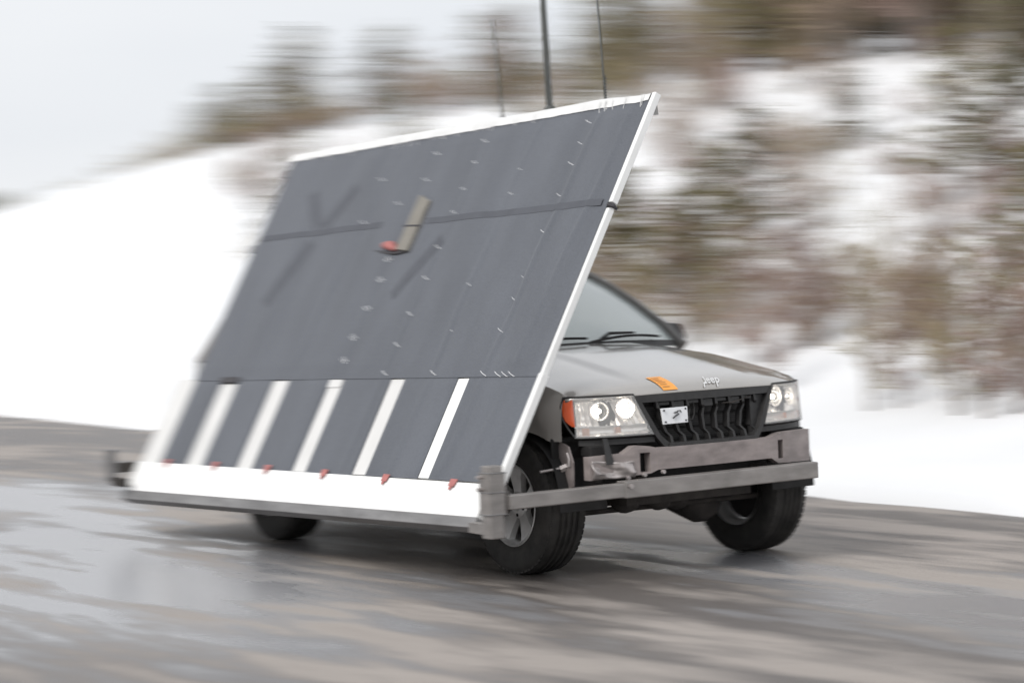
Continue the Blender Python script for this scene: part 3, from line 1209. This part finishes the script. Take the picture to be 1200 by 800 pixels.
def copy_tree(o, parent):
    c = o.copy()
    COL.objects.link(c)
    c.parent = parent
    for ch in kids(o):
        copy_tree(ch, c)
    return c


w0 = wheel_proto()
w0.location = (0, -.755, .368)
spots = [((0, .755, .368), math.pi), ((-2.69, -.755, .368), 0), ((-2.69, .755, .368), math.pi)]
for loc, rz in spots:
    wc = copy_tree(w0, car)
    wc.location = loc
    wc.rotation_euler = (0, .5, rz)

# ------------------------------------------------------------------ the leaning panel
PA = Vector((0, -1.40, .30))
E1 = Vector((1, 0, .018)).normalized()
E2 = Vector((0, 1.2, 2.2))
E2 = (E2 - E1 * E2.dot(E1)).normalized()
EN = E1.cross(E2).normalized()
if EN.y > 0:
    EN = -EN


def P(u, v, d=0.0):
    return PA + E1 * u + E2 * v + EN * d


panel = thing('leaning_panel', 'huge dark grey felt covered panel with white slats leaning against the side of the car', 'panel')


def pbox(u0, u1, v0, v1, d0, d1):
    b = MB()
    b.hexa([P(u0, v0, d0), P(u1, v0, d0), P(u1, v1, d0), P(u0, v1, d0), P(u0, v0, d1), P(u1, v0, d1), P(u1, v1, d1), P(u0, v1, d1)])
    return b


U0, U1 = -3.66, .50
pbox(-3.40, .495, .84, 2.46, -.034, -.012).build('backing_board', 'white_board', panel)
lower = pbox(U0, .495, .262, .836, -.034, -.010).build('lower_board', 'white_board', panel)


def sag(u, v):
    """how far the felt stands off its boards: sags between ribs, loose slanting folds"""
    k = abs((u / .5 + .5) % 1 - .5) * 2
    d = .006 * (k ** .6) + .005 * noise.noise((u * 1.9 + v * .7, v * .55, 2.3)) + .006 * noise.noise((u * 4.2 + v * 1.5, v * .7, 8.1))
    for uc, amp, sl in ((-.52, .010, .05), (.02, .012, .07), (-1.55, .006, -.05), (-1.02, .006, .04), (-2.1, .007, .08), (-2.75, .006, -.06), (.27, .008, .10)):
        c = uc + sl * (v - 1.3) + .04 * noise.noise((v * 1.7, uc * 5, 1))
        d += amp * (.55 + .6 * noise.noise((v * 1.3, uc * 7, 3))) * math.exp(-((u - c) / .022) ** 2)
    return d


def felt(u0, u1, v0, v1, nu, nv, base, amp):
    b = MB()

    def f(a, c):
        u, v = lerp(u0, u1, a), lerp(v0, v1, c)
        edge = min(1, min(a, 1 - a) * 25) * min(1, min(c, 1 - c) * 18)
        return P(u, v, base + amp * sag(u, v) * edge)
    b.grid(f, nu, nv)
    return b


def on_felt(u, v, lift):
    return P(u, v, .016 + 1.3 * sag(u, v) + lift)


up_felt = felt(-3.385, .497, .842, 2.462, 260, 110, .016, 1.3).build('felt_sheet', 'felt', panel, smooth=180)
# the strap over the joint, half way up
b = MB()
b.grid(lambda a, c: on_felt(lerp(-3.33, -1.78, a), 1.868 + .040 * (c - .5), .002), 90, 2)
b.build('joint_strap', 'strap_shadow_felt', up_felt, smooth=180)
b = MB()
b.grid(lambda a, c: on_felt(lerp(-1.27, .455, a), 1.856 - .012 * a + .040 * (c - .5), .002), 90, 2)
b.build('joint_strap', 'strap_shadow_felt', up_felt, smooth=180)
# darker felt strips painting the shadows of braces behind the sheet
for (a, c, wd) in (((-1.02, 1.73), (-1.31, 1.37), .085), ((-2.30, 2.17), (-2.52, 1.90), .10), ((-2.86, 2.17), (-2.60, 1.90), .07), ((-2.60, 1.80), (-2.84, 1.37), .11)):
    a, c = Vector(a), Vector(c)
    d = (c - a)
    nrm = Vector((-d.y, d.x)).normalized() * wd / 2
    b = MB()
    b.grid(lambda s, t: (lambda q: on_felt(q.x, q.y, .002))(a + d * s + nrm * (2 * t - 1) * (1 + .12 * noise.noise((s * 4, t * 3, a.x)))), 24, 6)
    b.build('brace_shadow', 'strap_shadow_felt', up_felt, smooth=180)

# slats and the felt flaps between them
slats = [(-2.985, -2.775), (-2.305, -2.12), (-1.615, -1.465), (-.935, -.795), (-.250, -.145)]
edges = [-3.37] + [e for s_ in slats for e in s_] + [.497]
for k, (a, c) in enumerate(slats):
    o = pbox(a, c, .258, .838 if k != 0 else .82, -.002, .010).build('slat', 'white_slat' if k < 4 else 'white_board', panel, bevel=.002)
for k in range(6):
    a, c = edges[2 * k], edges[2 * k + 1]
    felt(a + .002, c - .002, .252, .846, 26, 26, .012, .8).build('felt_flap', 'felt', panel, smooth=180)
pbox(-2.99, -2.76, .822, .862, .008, .03).build('slat_cap', 'tape_dark', panel, bevel=.006)
pbox(-1.615, -1.475, .790, .838, .012, .016).build('slat_cover', 'white_slat', panel)
# rear end board, bottom board, rail
pbox(-3.655, -3.39, .27, .86, -.03, .004).build('end_board', 'white_slat', panel, bevel=.004)
b = MB()
b.hexa([P(-3.665, .062, -.03), P(.46, .058, -.03), P(.46, .240, -.03), P(-3.665, .266, -.03), P(-3.665, .062, .022), P(.46, .058, .022), P(.46, .240, .022), P(-3.665, .266, .022)])
b.build('bottom_board', 'white_board', panel, bevel=.004)
b = MB()
b.hexa([P(-3.67, 0, -.05), P(.47, 0, -.05), P(.47, 0, .026), P(-3.67, 0, .026), P(-3.67, .060, -.05), P(.47, .056, -.05), P(.47, .056, .026), P(-3.67, .060, .026)])
b.build('bottom_rail', 'rail_steel', panel, bevel=.004)
# white front edge in two lengths with a dark tie between them
pbox(.499, .535, .10, .86, -.022, .022).build('edge_trim', 'white_board', panel, bevel=.004)
pbox(.499, .524, .86, 1.812, -.022, .016).build('edge_trim', 'white_board', panel, bevel=.004)
pbox(.499, .530, 1.845, 2.50, -.022, .018).build('edge_trim', 'white_board', panel, bevel=.004)
b = MB()
b.sweep([P(.505, 1.828, .022), P(.530, 1.829, .0), P(.522, 1.828, -.03)], [.009, .013, .009], 8)
b.build('dark_tie', 'tape_dark', panel, smooth=60)
# the white cloth rolled over the top edge
b = MB()


def cloth(a, c):
    u = lerp(-3.42, .494, a)
    base = [(.450 + 2, .022), (2.490, .020), (2.515, .012), (2.528, -.02), (2.51, -.04), (2.46, -.075)]
    i = c * 5
    j = min(4, int(i))
    v = lerp(base[j][0], base[j + 1][0], i - j)
    d = lerp(base[j][1], base[j + 1][1], i - j)
    k = noise.noise((u * 1.3, c * 1, 4)) * .007 + noise.noise((u * 9, c * 3, 2)) * .002
    v += k * (.4 + c) - .05 * sstep(-.0, .5, u) * sstep(0.2, .6, c) + (.006 * noise.noise((u * 9, 0, 6)) if c < .1 else 0)
    return P(u, v, d + k * .4)


b.grid(cloth, 150, 10)
b.build('top_cloth', 'white_cloth', panel, smooth=180)
b = MB()
random.seed(2)
for k in range(26):
    u = random.uniform(-3.2, .45)
    l = random.uniform(.015, .045)
    b.sweep([P(u, 2.49, .03), P(u + .006, 2.46, .03), P(u + .012 + random.uniform(-.01, .01), 2.46 - l, .019)], .0022, 4)
fr_ = b.build('cloth_threads', 'white_cloth', panel)
fr_['kind'] = 'stuff'
# staples in the rows where the felt meets the ribs
stp = [(-1.488, 2.328), (-.983, 2.357), (.007, 2.376), (-1.487, 2.151), (-.994, 2.216), (-.999, 2.044), (-.486, 2.128), (-.483, 1.975), (-1.688, 2.004), (-1.0, 1.892), (-1.02, 1.671),
       (-1.529, 1.628), (-1.549, 1.616), (-1.514, 1.493), (-1.530, 1.480), (-1.016, 1.474), (-1.523, 1.306), (-1.540, 1.292), (-1.02, 1.245), (-.511, 1.406), (-1.531, 1.113), (-1.55, 1.10),
       (.013, 1.923), (.013, 1.698), (-.016, 1.432), (-.017, 1.3), (-.018, 1.113), (-.507, 1.127), (.012, 2.242), (.003, 2.117), (-1.523, .964), (-1.54, .952), (-1.024, .873), (-.509, .868),
       (-.01, .858), (.128, .853), (.191, .853), (.255, .853), (-2.02, 1.9), (-2.03, 2.2), (-1.02, 1.05)]
b = MB()
b.sweep([E1 * -.050 + E2 * .022 + EN * .001, E1 * -.010 + E2 * .002 + EN * .003, E1 * .052 - E2 * .020 + EN * .001], .0024, 5)
sm = b.mesh('staple', 'staple')
for k, (u, v) in enumerate(stp):
    o = bpy.data.objects.new('staple', sm)
    COL.objects.link(o)
    o.parent = panel
    o.location = on_felt(u, v, .001) if v > .87 else P(u, v, .022)
    faint = u > -.6 and v > 1
    sc_ = (.4 + .25 * ((k * 7) % 3) / 2) if faint else .72
    o.scale = (sc_, sc_, sc_)
# red tags on the seam of the bottom board
for u, v in ((-3.223, .272), (-2.557, .270), (-1.889, .266), (-1.211, .256), (-.539, .246), (.133, .239)):
    b = MB()
    b.hexa([P(u - .028, v - .025, .030), P(u + .022, v - .028, .030), P(u + .034, v + .014, .026), P(u - .030, v + .016, .026),
            P(u - .028, v - .025, .034), P(u + .022, v - .028, .034), P(u + .034, v + .014, .031), P(u - .030, v + .016, .031)])
    b.hexa([P(u - .016, v - .045, .030), P(u - .0, v - .045, .030), P(u + .012, v - .024, .030), P(u - .018, v - .024, .030),
            P(u - .016, v - .045, .0325), P(u - .0, v - .045, .0325), P(u + .012, v - .024, .0325), P(u - .018, v - .024, .0325)])
    b.build('red_tag', 'red_cloth', panel)
# weathered wooden board and red cloth tied to the panel's middle
b = MB()
b.hexa([P(-1.455, 1.672, .022), P(-1.318, 1.655, .022), P(-1.302, 1.985, .022), P(-1.440, 2.035, .022),
        P(-1.455, 1.672, .044), P(-1.318, 1.655, .044), P(-1.302, 1.985, .044), P(-1.440, 2.035, .044)])
wb = b.build('wooden_board', 'wood', panel, bevel=.003)
b = MB()
b.hexa([P(-1.47, 1.822, .040), P(-1.30, 1.812, .040), P(-1.30, 1.822, .040), P(-1.47, 1.832, .040), P(-1.47, 1.822, .0465), P(-1.30, 1.812, .0465), P(-1.30, 1.822, .0465), P(-1.47, 1.832, .0465)])
b.build('board_tie', 'tape_dark', wb)
b = MB()
b.sweep([P(-1.61, 1.705, .02), P(-1.59, 1.707, .035), P(-1.54, 1.705, .04), P(-1.50, 1.69, .035), P(-1.48, 1.683, .02)], [.022, .034, .036, .034, .022], 9, flat=.75)
rc = b.build('red_cloth', 'red_cloth', panel, smooth=60)
b = MB()
b.sweep([P(-1.72, 1.69, .016), P(-1.6, 1.665, .022), P(-1.45, 1.655, .022), P(-1.33, 1.665, .02)], .010, 6)
b.build('cord', 'tape_dark', rc, smooth=60)

# steel frame behind the panel, resting on the roof
for v in (.14, 1.05, 1.85, 2.42):
    b = MB()
    b.beam(P(-3.6, v, -.075), P(.34, v, -.075), .05, .05, upv=EN)
    b.build('frame_tube', 'raw_steel', panel)
for u in (-3.3, -2.0, -.9, .22):
    b = MB()
    b.beam(P(u, .05, -.126), P(u, 2.44, -.126), .045, .05, upv=EN)
    b.build('frame_post', 'raw_steel', panel)
for u in (-2.9, -1.9):
    b = MB()
    b.beam(P(u, 2.38, -.15), (u, .25, 1.72), .04, .04)
    b.build('roof_strut', 'raw_steel', panel)

# ------------------------------------------------------------------ steel outriggers that carry the panel
rig = thing('steel_outrigger', 'bare steel tube across the front of the car with an upright post at its end', 'tow bar', (.72, 0, 0))


def rp(mb, name, m, parent=rig, **k):
    o = mb.build(name, m, parent, **k)
    return o


def loc(x, y, z):
    return (x - .72, y, z + ROLL * y)


zb = .482
b = MB()
b.beam(loc(.72, -1.385, zb), loc(.72, -.55, zb), .066, .072)
rp(b, 'inner_tube', 'raw_steel', bevel=.006)
b = MB()
b.beam(loc(.72, -.685, zb + .002), loc(.72, .605, zb + .002), .078, .086)
bt = rp(b, 'outer_tube', 'raw_steel', bevel=.006)
b = MB()
b.beam(loc(.715, .606, zb + .002), loc(.715, .609, zb + .002), .060, .068)
b.build('tube_end', 'dull_black', bt)
b = MB()
b.sweep([loc(.76, -.655, zb + .02), loc(.772, -.655, zb + .02)], .013, 6)
b.build('bolt', 'galvanised', bt)
for y in (-.38, .38):
    b = MB()
    b.box(loc(.50, y - .03, zb - .03), loc(.682, y + .03, zb + .035))
    rp(b, 'mount_arm', 'underbody')
px, py = .69, -1.445
b = MB()
b.box((px - .72 - .040, py - .040, .283), (px - .72 + .040, py + .040, .640))
rp(b, 'post', 'raw_steel', bevel=.006)
b = MB()
b.box((px - .72 - .048, py - .048, .400), (px - .72 + .048, py + .048, .608))
sl_ = rp(b, 'post_sleeve', 'raw_steel', bevel=.005)
for z in (.604, .510, .402):
    b = MB()
    b.box((px - .72 - .051, py - .051, z - .003), (px - .72 + .051, py + .051, z + .004))
    b.build('weld_seam', 'rail_steel', sl_, bevel=.002)
for z in (.585, .525):
    b = MB()
    b.sweep([(px - .72 - .02, py - .075, z), (px - .72 - .02, py - .045, z)], .009, 8)
    b.build('pin', 'galvanised', sl_)
b = MB()
b.box((px - .72 - .03, py + .048, zb - .09), (px - .72 + .035, py + .075, zb + .04))
rp(b, 'gusset', 'brake', bevel=.004)
b = MB()
b.beam((px - .72 - .04, py, .325), (-.24, py + .02, .325), .05, .05)
rp(b, 'panel_bracket', 'raw_steel')

rig2 = thing('steel_outrigger', 'dark steel post with a cross tube at the rear end of the panel', 'tow bar', (-3.70, 0, 0))
b = MB()
b.beam((-.0, -1.44, .44), (0, .60, .46), .06, .06)
rp(b, 'cross_tube', 'underbody', rig2, bevel=.005)
b = MB()
b.box((-.03, -1.50, .36), (.03, -1.44, .56))
rp(b, 'post', 'rail_steel', rig2, bevel=.005)
b = MB()
b.beam((.04, -1.47, .36), (.16, -1.44, .35), .05, .05)
rp(b, 'panel_bracket', 'underbody', rig2)
for y in (-.35, .35):
    b = MB()
    b.box((.0, y - .03, .46), (.30, y + .03, .51))
    rp(b, 'mount_arm', 'underbody', rig2)


# ------------------------------------------------------------------ whip antennas on the panel's top edge
def antenna(u, label, r, h, lean, spring):
    base = P(u, 2.51, -.035)
    t = thing('whip_antenna', label, 'antenna', base, 'antennas on top of the panel')
    b = MB()
    b.sweep([(0, 0, -.03), (0, 0, .02), (0, 0, .05)], [r * 2.2, r * 2.2, r * 1.2], 10)
    b.build('antenna_base', 'antenna', t, smooth=50)
    if spring:
        b = MB()
        b.sweep([(.009 * math.cos(k * .9), .009 * math.sin(k * .9), .05 + k * .0022) for k in range(50)], .003, 4)
        b.build('antenna_spring', 'antenna', t)
    b = MB()
    side = rt * lean
    pts_ = [Vector((0, 0, 0.0)) + side * (h * f * (.6 + .4 * f)) + Vector((0, 0, h * f)) for f in [i / 8 for i in range(9)]]
    b.sweep(pts_, [lerp(r, r * .7, i / 8) for i in range(9)], 8)
    b.build('antenna_mast', 'antenna', t, smooth=60)


antenna(-.509, 'thick dark pole antenna on the top edge of the panel', .019, 1.9, -.045, False)
antenna(.018, 'thin black whip antenna with a spring near the panel\'s front corner', .0055, 1.6, -.075, True)
antenna(-.989, 'short faint thin antenna left of the thick pole', .0065, .60, -.07, False)

# ------------------------------------------------------------------ bushes and trees
random.seed(21)


def shrub_meshes(seed, m, n_stem=7, levels=3, spread=.55):
    rnd = random.Random(seed)
    st, tw = MB(), MB()

    def grow(p, d, l, r, lev):
        q = p + d * l
        mid = p + d * l * .5 + Vector((rnd.uniform(-1, 1), rnd.uniform(-1, 1), 0)) * l * .05
        (st if lev == 0 else tw).sweep([p, mid, q], [r, r * .8, r * .55], 3, cap=False)
        if lev >= levels:
            return
        for k in range(rnd.choice((3, 4, 4)) if lev < 2 else 3):
            f = rnd.uniform(.3, 1)
            nd = (d + Vector((rnd.gauss(0, 1), rnd.gauss(0, 1), rnd.gauss(.25, .6))) * .55).normalized()
            grow(p + d * l * f, nd, l * rnd.uniform(.45, .7), r * .6, lev + 1)
    for i in range(n_stem):
        a = rnd.uniform(0, 6.283)
        d = Vector((math.cos(a) * rnd.uniform(.05, spread), math.sin(a) * rnd.uniform(.05, spread), 1)).normalized()
        grow(Vector((math.cos(a) * .06, math.sin(a) * .06, -.08)), d, rnd.uniform(.35, .55), .012, 0)
    return st.mesh('stems', 'bark'), tw.mesh('twigs', m)


def pine_meshes(seed, m, dens=1.0):
    """unit height young pine: tapered trunk with whorls of limbs, needles in tufts along each limb"""
    rnd = random.Random(seed)
    tk, cr_ = MB(), MB()
    bend = [Vector((rnd.gauss(0, .012), rnd.gauss(0, .012), z)) for z in (-.05, .2, .45, .7, .9, 1.0)]
    tk.sweep(bend, [.024, .019, .014, .009, .005, .002], 6)
    z = .12
    while z < .97:
        nb = rnd.choice((2, 3, 3))
        off = rnd.uniform(0, 6.28)
        for k in range(nb):
            if rnd.random() < .12:
                continue
            a = off + k * 6.283 / nb + rnd.uniform(-.3, .3)
            l = (.34 * (1 - z) ** .75 + .05) * rnd.uniform(.6, 1.15)
            d = Vector((math.cos(a), math.sin(a), rnd.uniform(.05, .55)))
            p0 = Vector((0, 0, z + rnd.uniform(-.03, .03)))
            p1 = p0 + d * l
            tk.sweep([p0, p0 + d * l * .55 - Vector((0, 0, .01)), p1], [.006, .004, .002], 3, cap=False)
            for q in range(int((10 + 40 * l) * dens)):
                f = rnd.uniform(.2, 1.08)
                c = p0 + d * l * f + Vector((rnd.gauss(0, 1), rnd.gauss(0, 1), rnd.gauss(0, .8))) * .022
                t = (d.normalized() * .7 + Vector((rnd.gauss(0, .7), rnd.gauss(0, .7), rnd.gauss(.35, .5)))).normalized()
                s = t.cross(Vector((rnd.gauss(0, 1), rnd.gauss(0, 1), rnd.gauss(0, 1)))).normalized()
                ln = rnd.uniform(.03, .06)
                wd = ln * .22
                cr_.add([c - s * wd, c + s * wd, c + t * ln + s * wd * .3, c + t * ln - s * wd * .3], [(0, 1, 2, 3)])
        z += rnd.uniform(.03, .05)
    return tk.mesh('trunk', 'bark'), cr_.mesh('crown', m)


def birch_meshes(seed, m):
    rnd = random.Random(seed)
    tk, cr_ = MB(), MB()
    tk.sweep([(0, 0, -.04), (rnd.gauss(0, .01), 0, .3), (rnd.gauss(0, .02), rnd.gauss(0, .02), .65), (rnd.gauss(0, .03), 0, 1.0)], [.014, .011, .007, .002], 6)

    def grow(p, d, l, r, lev):
        q = p + d * l
        cr_.sweep([p, p + d * l * .5 + Vector((0, 0, .01)), q], [r, r * .75, r * .45], 3, cap=False)
        if lev >= 2:
            return
        for k in range(5 if lev == 0 else 4):
            nd = (d + Vector((rnd.gauss(0, 1), rnd.gauss(0, 1), rnd.gauss(.1, .7))) * .55).normalized()
            grow(p + d * l * rnd.uniform(.2, 1), nd, l * rnd.uniform(.4, .65), r * .6, lev + 1)
    for k in range(26):
        z = rnd.uniform(.12, .97)
        a = rnd.uniform(0, 6.283)
        d = Vector((math.cos(a), math.sin(a), rnd.uniform(.5, 1.3))).normalized()
        grow(Vector((0, 0, z)), d, .26 * (1.1 - z) ** .6 * rnd.uniform(.6, 1.1), .0046, 0)
    return tk.mesh('trunk', 'birch_bark'), cr_.mesh('crown', m)


SHRUB = [shrub_meshes(1, 'twig'), shrub_meshes(2, 'twig_red', 9), shrub_meshes(3, 'twig_olive', 8, spread=.8), shrub_meshes(4, 'twig', 6, spread=.35)]
PINE = [pine_meshes(5, 'needles'), pine_meshes(6, 'needles_dark'), pine_meshes(7, 'needles', .8)]
BIRCH = [birch_meshes(8, 'twig'), birch_meshes(9, 'twig_red'), birch_meshes(10, 'twig_olive')]


def plant(kind, meshes, partnames, x, w_, h, wide, label, cat, group):
    y = edge_y(x) + w_
    t = thing(kind, label, cat, (x, y, bank_h(x, w_) - .05), group)
    t.rotation_euler.z = random.uniform(0, 6.28)
    t.scale = (h * wide, h * wide, h)
    for nm, me in zip(partnames, meshes):
        o = bpy.data.objects.new(nm, me)
        COL.objects.link(o)
        o.parent = t
    return t


def image_x(x, y, z):
    d = Vector((x, y, z)) - CAM
    return 600 + 2729.44 * d.dot(r2) / d.dot(fw), 400 - 2729.44 * d.dot(u2) / d.dot(fw)


# bushes and young pines on the slope, thinning out towards the open snow on the left
def zone(ix, w_):
    row = 'at the foot of the snow slope' if w_ < 5 else 'half way up the snow slope' if w_ < 9 else 'high on the snow slope'
    for lim, txt in ((330, 'well left of the panel'), (640, 'behind the panel'), (800, 'above the windscreen'), (930, 'above the bonnet'), (1060, 'right of the car'), (1400, 'at the right edge')):
        if ix < lim:
            return row + ' ' + txt
    return row


cnt = 0
tries = 0
while cnt < 105 and tries < 6000:
    tries += 1
    x = random.uniform(-44, 1)
    w_ = random.uniform(2.6, 13)
    y = edge_y(x) + w_
    ix, iy = image_x(x, y, bank_h(x, w_))
    if ix > 1330 or ix < 262:
        continue
    if ix < 420 and random.random() > .16 + (ix - 215) / 500 or (ix < 330 and iy > 420):
        continue
    if w_ < 3.6 and ix > 900 and random.random() < .5:
        continue
    if 420 < ix < 640 and random.random() < .55:
        continue                                # largely behind the panel
    cnt += 1
    where = zone(ix, w_)
    if random.random() < .22:
        h = random.uniform(1.0, 2.2)
        plant('young_pine', PINE[random.randrange(3)], ('trunk', 'crown'), x, w_, h, random.uniform(.9, 1.25),
              ('tall' if h > 1.6 else 'small') + ' olive young pine ' + where, 'pine', 'young pines on the slope')
    else:
        k = random.randrange(4)
        plant('bare_bush', SHRUB[k], ('stems', 'twigs'), x, w_, random.uniform(.8, 1.7), random.uniform(.6, 1.0),
              ('leafless brown bush ', 'reddish bare bush ', 'spreading olive brown bush ', 'narrow upright bare bush ')[k] + where, 'bush', 'bushes on the slope')

# small bare saplings scattered between them to the right of the panel
cnt = 0
while cnt < 88:
    x = random.uniform(-26, 3)
    w_ = random.uniform(1.9, 13) if cnt > 38 else random.uniform(1.7, 4.5)
    ix, iy = image_x(x, edge_y(x) + w_, bank_h(x, w_))
    if ix > 1320 or ix < 700 or (w_ < 3 and ix < 900):
        continue
    cnt += 1
    k = random.randrange(3)
    h = random.uniform(.7, 1.5)
    plant('bare_sapling', BIRCH[k], ('trunk', 'crown'), x, w_, h, random.uniform(.9, 1.3),
          ('tall' if h > 1.1 else 'short') + (' brown', ' reddish', ' yellowish')[k] + ' leafless sapling ' + zone(ix, w_), 'sapling', 'saplings on the slope')

# trees along the top of the bank
for i in range(95):
    ix_t = random.uniform(560, 1300)
    # walk along the ridge to the place that stands at this spot of the view
    w_ = random.uniform(12.5, 19)
    lo, hi = -60, 12
    for _ in range(30):
        m_ = (lo + hi) / 2
        if image_x(m_, edge_y(m_) + w_, 5)[0] < ix_t:
            lo = m_
        else:
            hi = m_
    x = lo
    big = interp(ix_t, [(560, 1.6), (700, 2.0), (800, 2.6), (900, 3.6), (1000, 4.6), (1300, 5.6)])
    h = big * random.uniform(.55, 1.1)
    if random.random() < .45:
        plant('pine_tree', PINE[random.randrange(3)], ('trunk', 'crown'), x, w_, h, random.uniform(.75, 1.05), 'olive green pine on the ridge, ' + zone(ix_t, 6).split('slope ')[1], 'pine', 'pines on the ridge')
    else:
        plant('bare_tree', BIRCH[random.randrange(3)], ('trunk', 'crown'), x, w_, h, random.uniform(.9, 1.3), 'leafless brown tree on the ridge, ' + zone(ix_t, 6).split('slope ')[1], 'tree', 'bare trees on the ridge')
left = [(205, .9, 'low'), (228, 1.0, 'low'), (240, 1.4, 'pine'), (252, 1.5, 'pine'), (266, 1.9, 'pine'), (276, 1.7, 'pine'), (290, 1.1, 'low'), (312, 1.2, 'low'), (334, 1.5, 'low'), (346, 2.2, 'pine'), (354, 2.9, 'pine'), (362, 2.5, 'bare'), (378, 1.3, 'low'),
        (400, 1.4, 'low'), (424, 1.7, 'bare'), (446, 2.0, 'pine'), (460, 2.3, 'pine'), (482, 1.7, 'bare'), (500, 1.9, 'bare'), (524, 1.5, 'low'), (548, 1.6, 'low'), (572, 2.0, 'pine'), (594, 2.3, 'bare'), (610, 2.0, 'pine'),
        (80, .5, 'low'), (110, .55, 'low'), (135, .6, 'low'), (158, .7, 'low'), (180, .8, 'low'), (216, .9, 'low'), (260, 1.2, 'low'), (300, 1.0, 'low'), (345, 1.2, 'low'), (390, 1.2, 'low')]
ORD = ['first', 'second', 'third', 'fourth', 'fifth', 'sixth', 'seventh', 'eighth', 'ninth', 'tenth', 'eleventh', 'twelfth']
seen = {'pine': 0, 'bare': 0, 'low': 0}
for ix_t, h, kd in sorted(left):
    seen[kd] += 1
    w_ = random.uniform(13, 14.5)
    lo, hi = -120, 12
    for _ in range(30):
        m_ = (lo + hi) / 2
        if image_x(m_, edge_y(m_) + w_, 5)[0] < ix_t:
            lo = m_
        else:
            hi = m_
    x = lo
    if kd == 'low':
        plant('ridge_bush', SHRUB[random.choice((0, 2, 2))], ('stems', 'twigs'), x, w_, h, 1.6, 'low brown bush on the crest left of the panel', 'bush', 'low bushes on the crest left of the panel')
    elif kd == 'pine':
        plant('pine_tree', PINE[random.randrange(3)], ('trunk', 'crown'), x, w_, h, 1.0, ORD[seen[kd] - 1] + ' small olive pine from the left along the crest', 'pine', 'small pines on the crest left of the antennas')
    else:
        plant('bare_tree', BIRCH[random.randrange(3)], ('trunk', 'crown'), x, w_, h, 1.1, ORD[seen[kd] - 1] + ' small leafless tree from the left along the crest', 'tree', 'small bare trees on the crest left of the antennas')

# the far wood beyond the end of the bank, one dark mass
b = MB()
random.seed(5)
for i in range(420):
    a = R(random.uniform(156.5, 176))
    r_ = random.uniform(210, 280)
    c = CAM + Vector((math.cos(a) * r_, math.sin(a) * r_, 0))
    h = random.uniform(8, 12.5) * r_ / 240
    z0 = 2.0
    b.sweep([(c.x, c.y, z0 - 4), (c.x, c.y, z0 + h * .2), (c.x, c.y, z0 + h * .55), (c.x, c.y, z0 + h)], [.5, random.uniform(1.4, 2.2), random.uniform(.9, 1.5), .1], 7)
o = b.build('far_wood', 'needles_dark')
o['kind'] = 'stuff'
o['label'] = 'distant dark wood beyond the end of the snow bank'
o['category'] = 'wood'
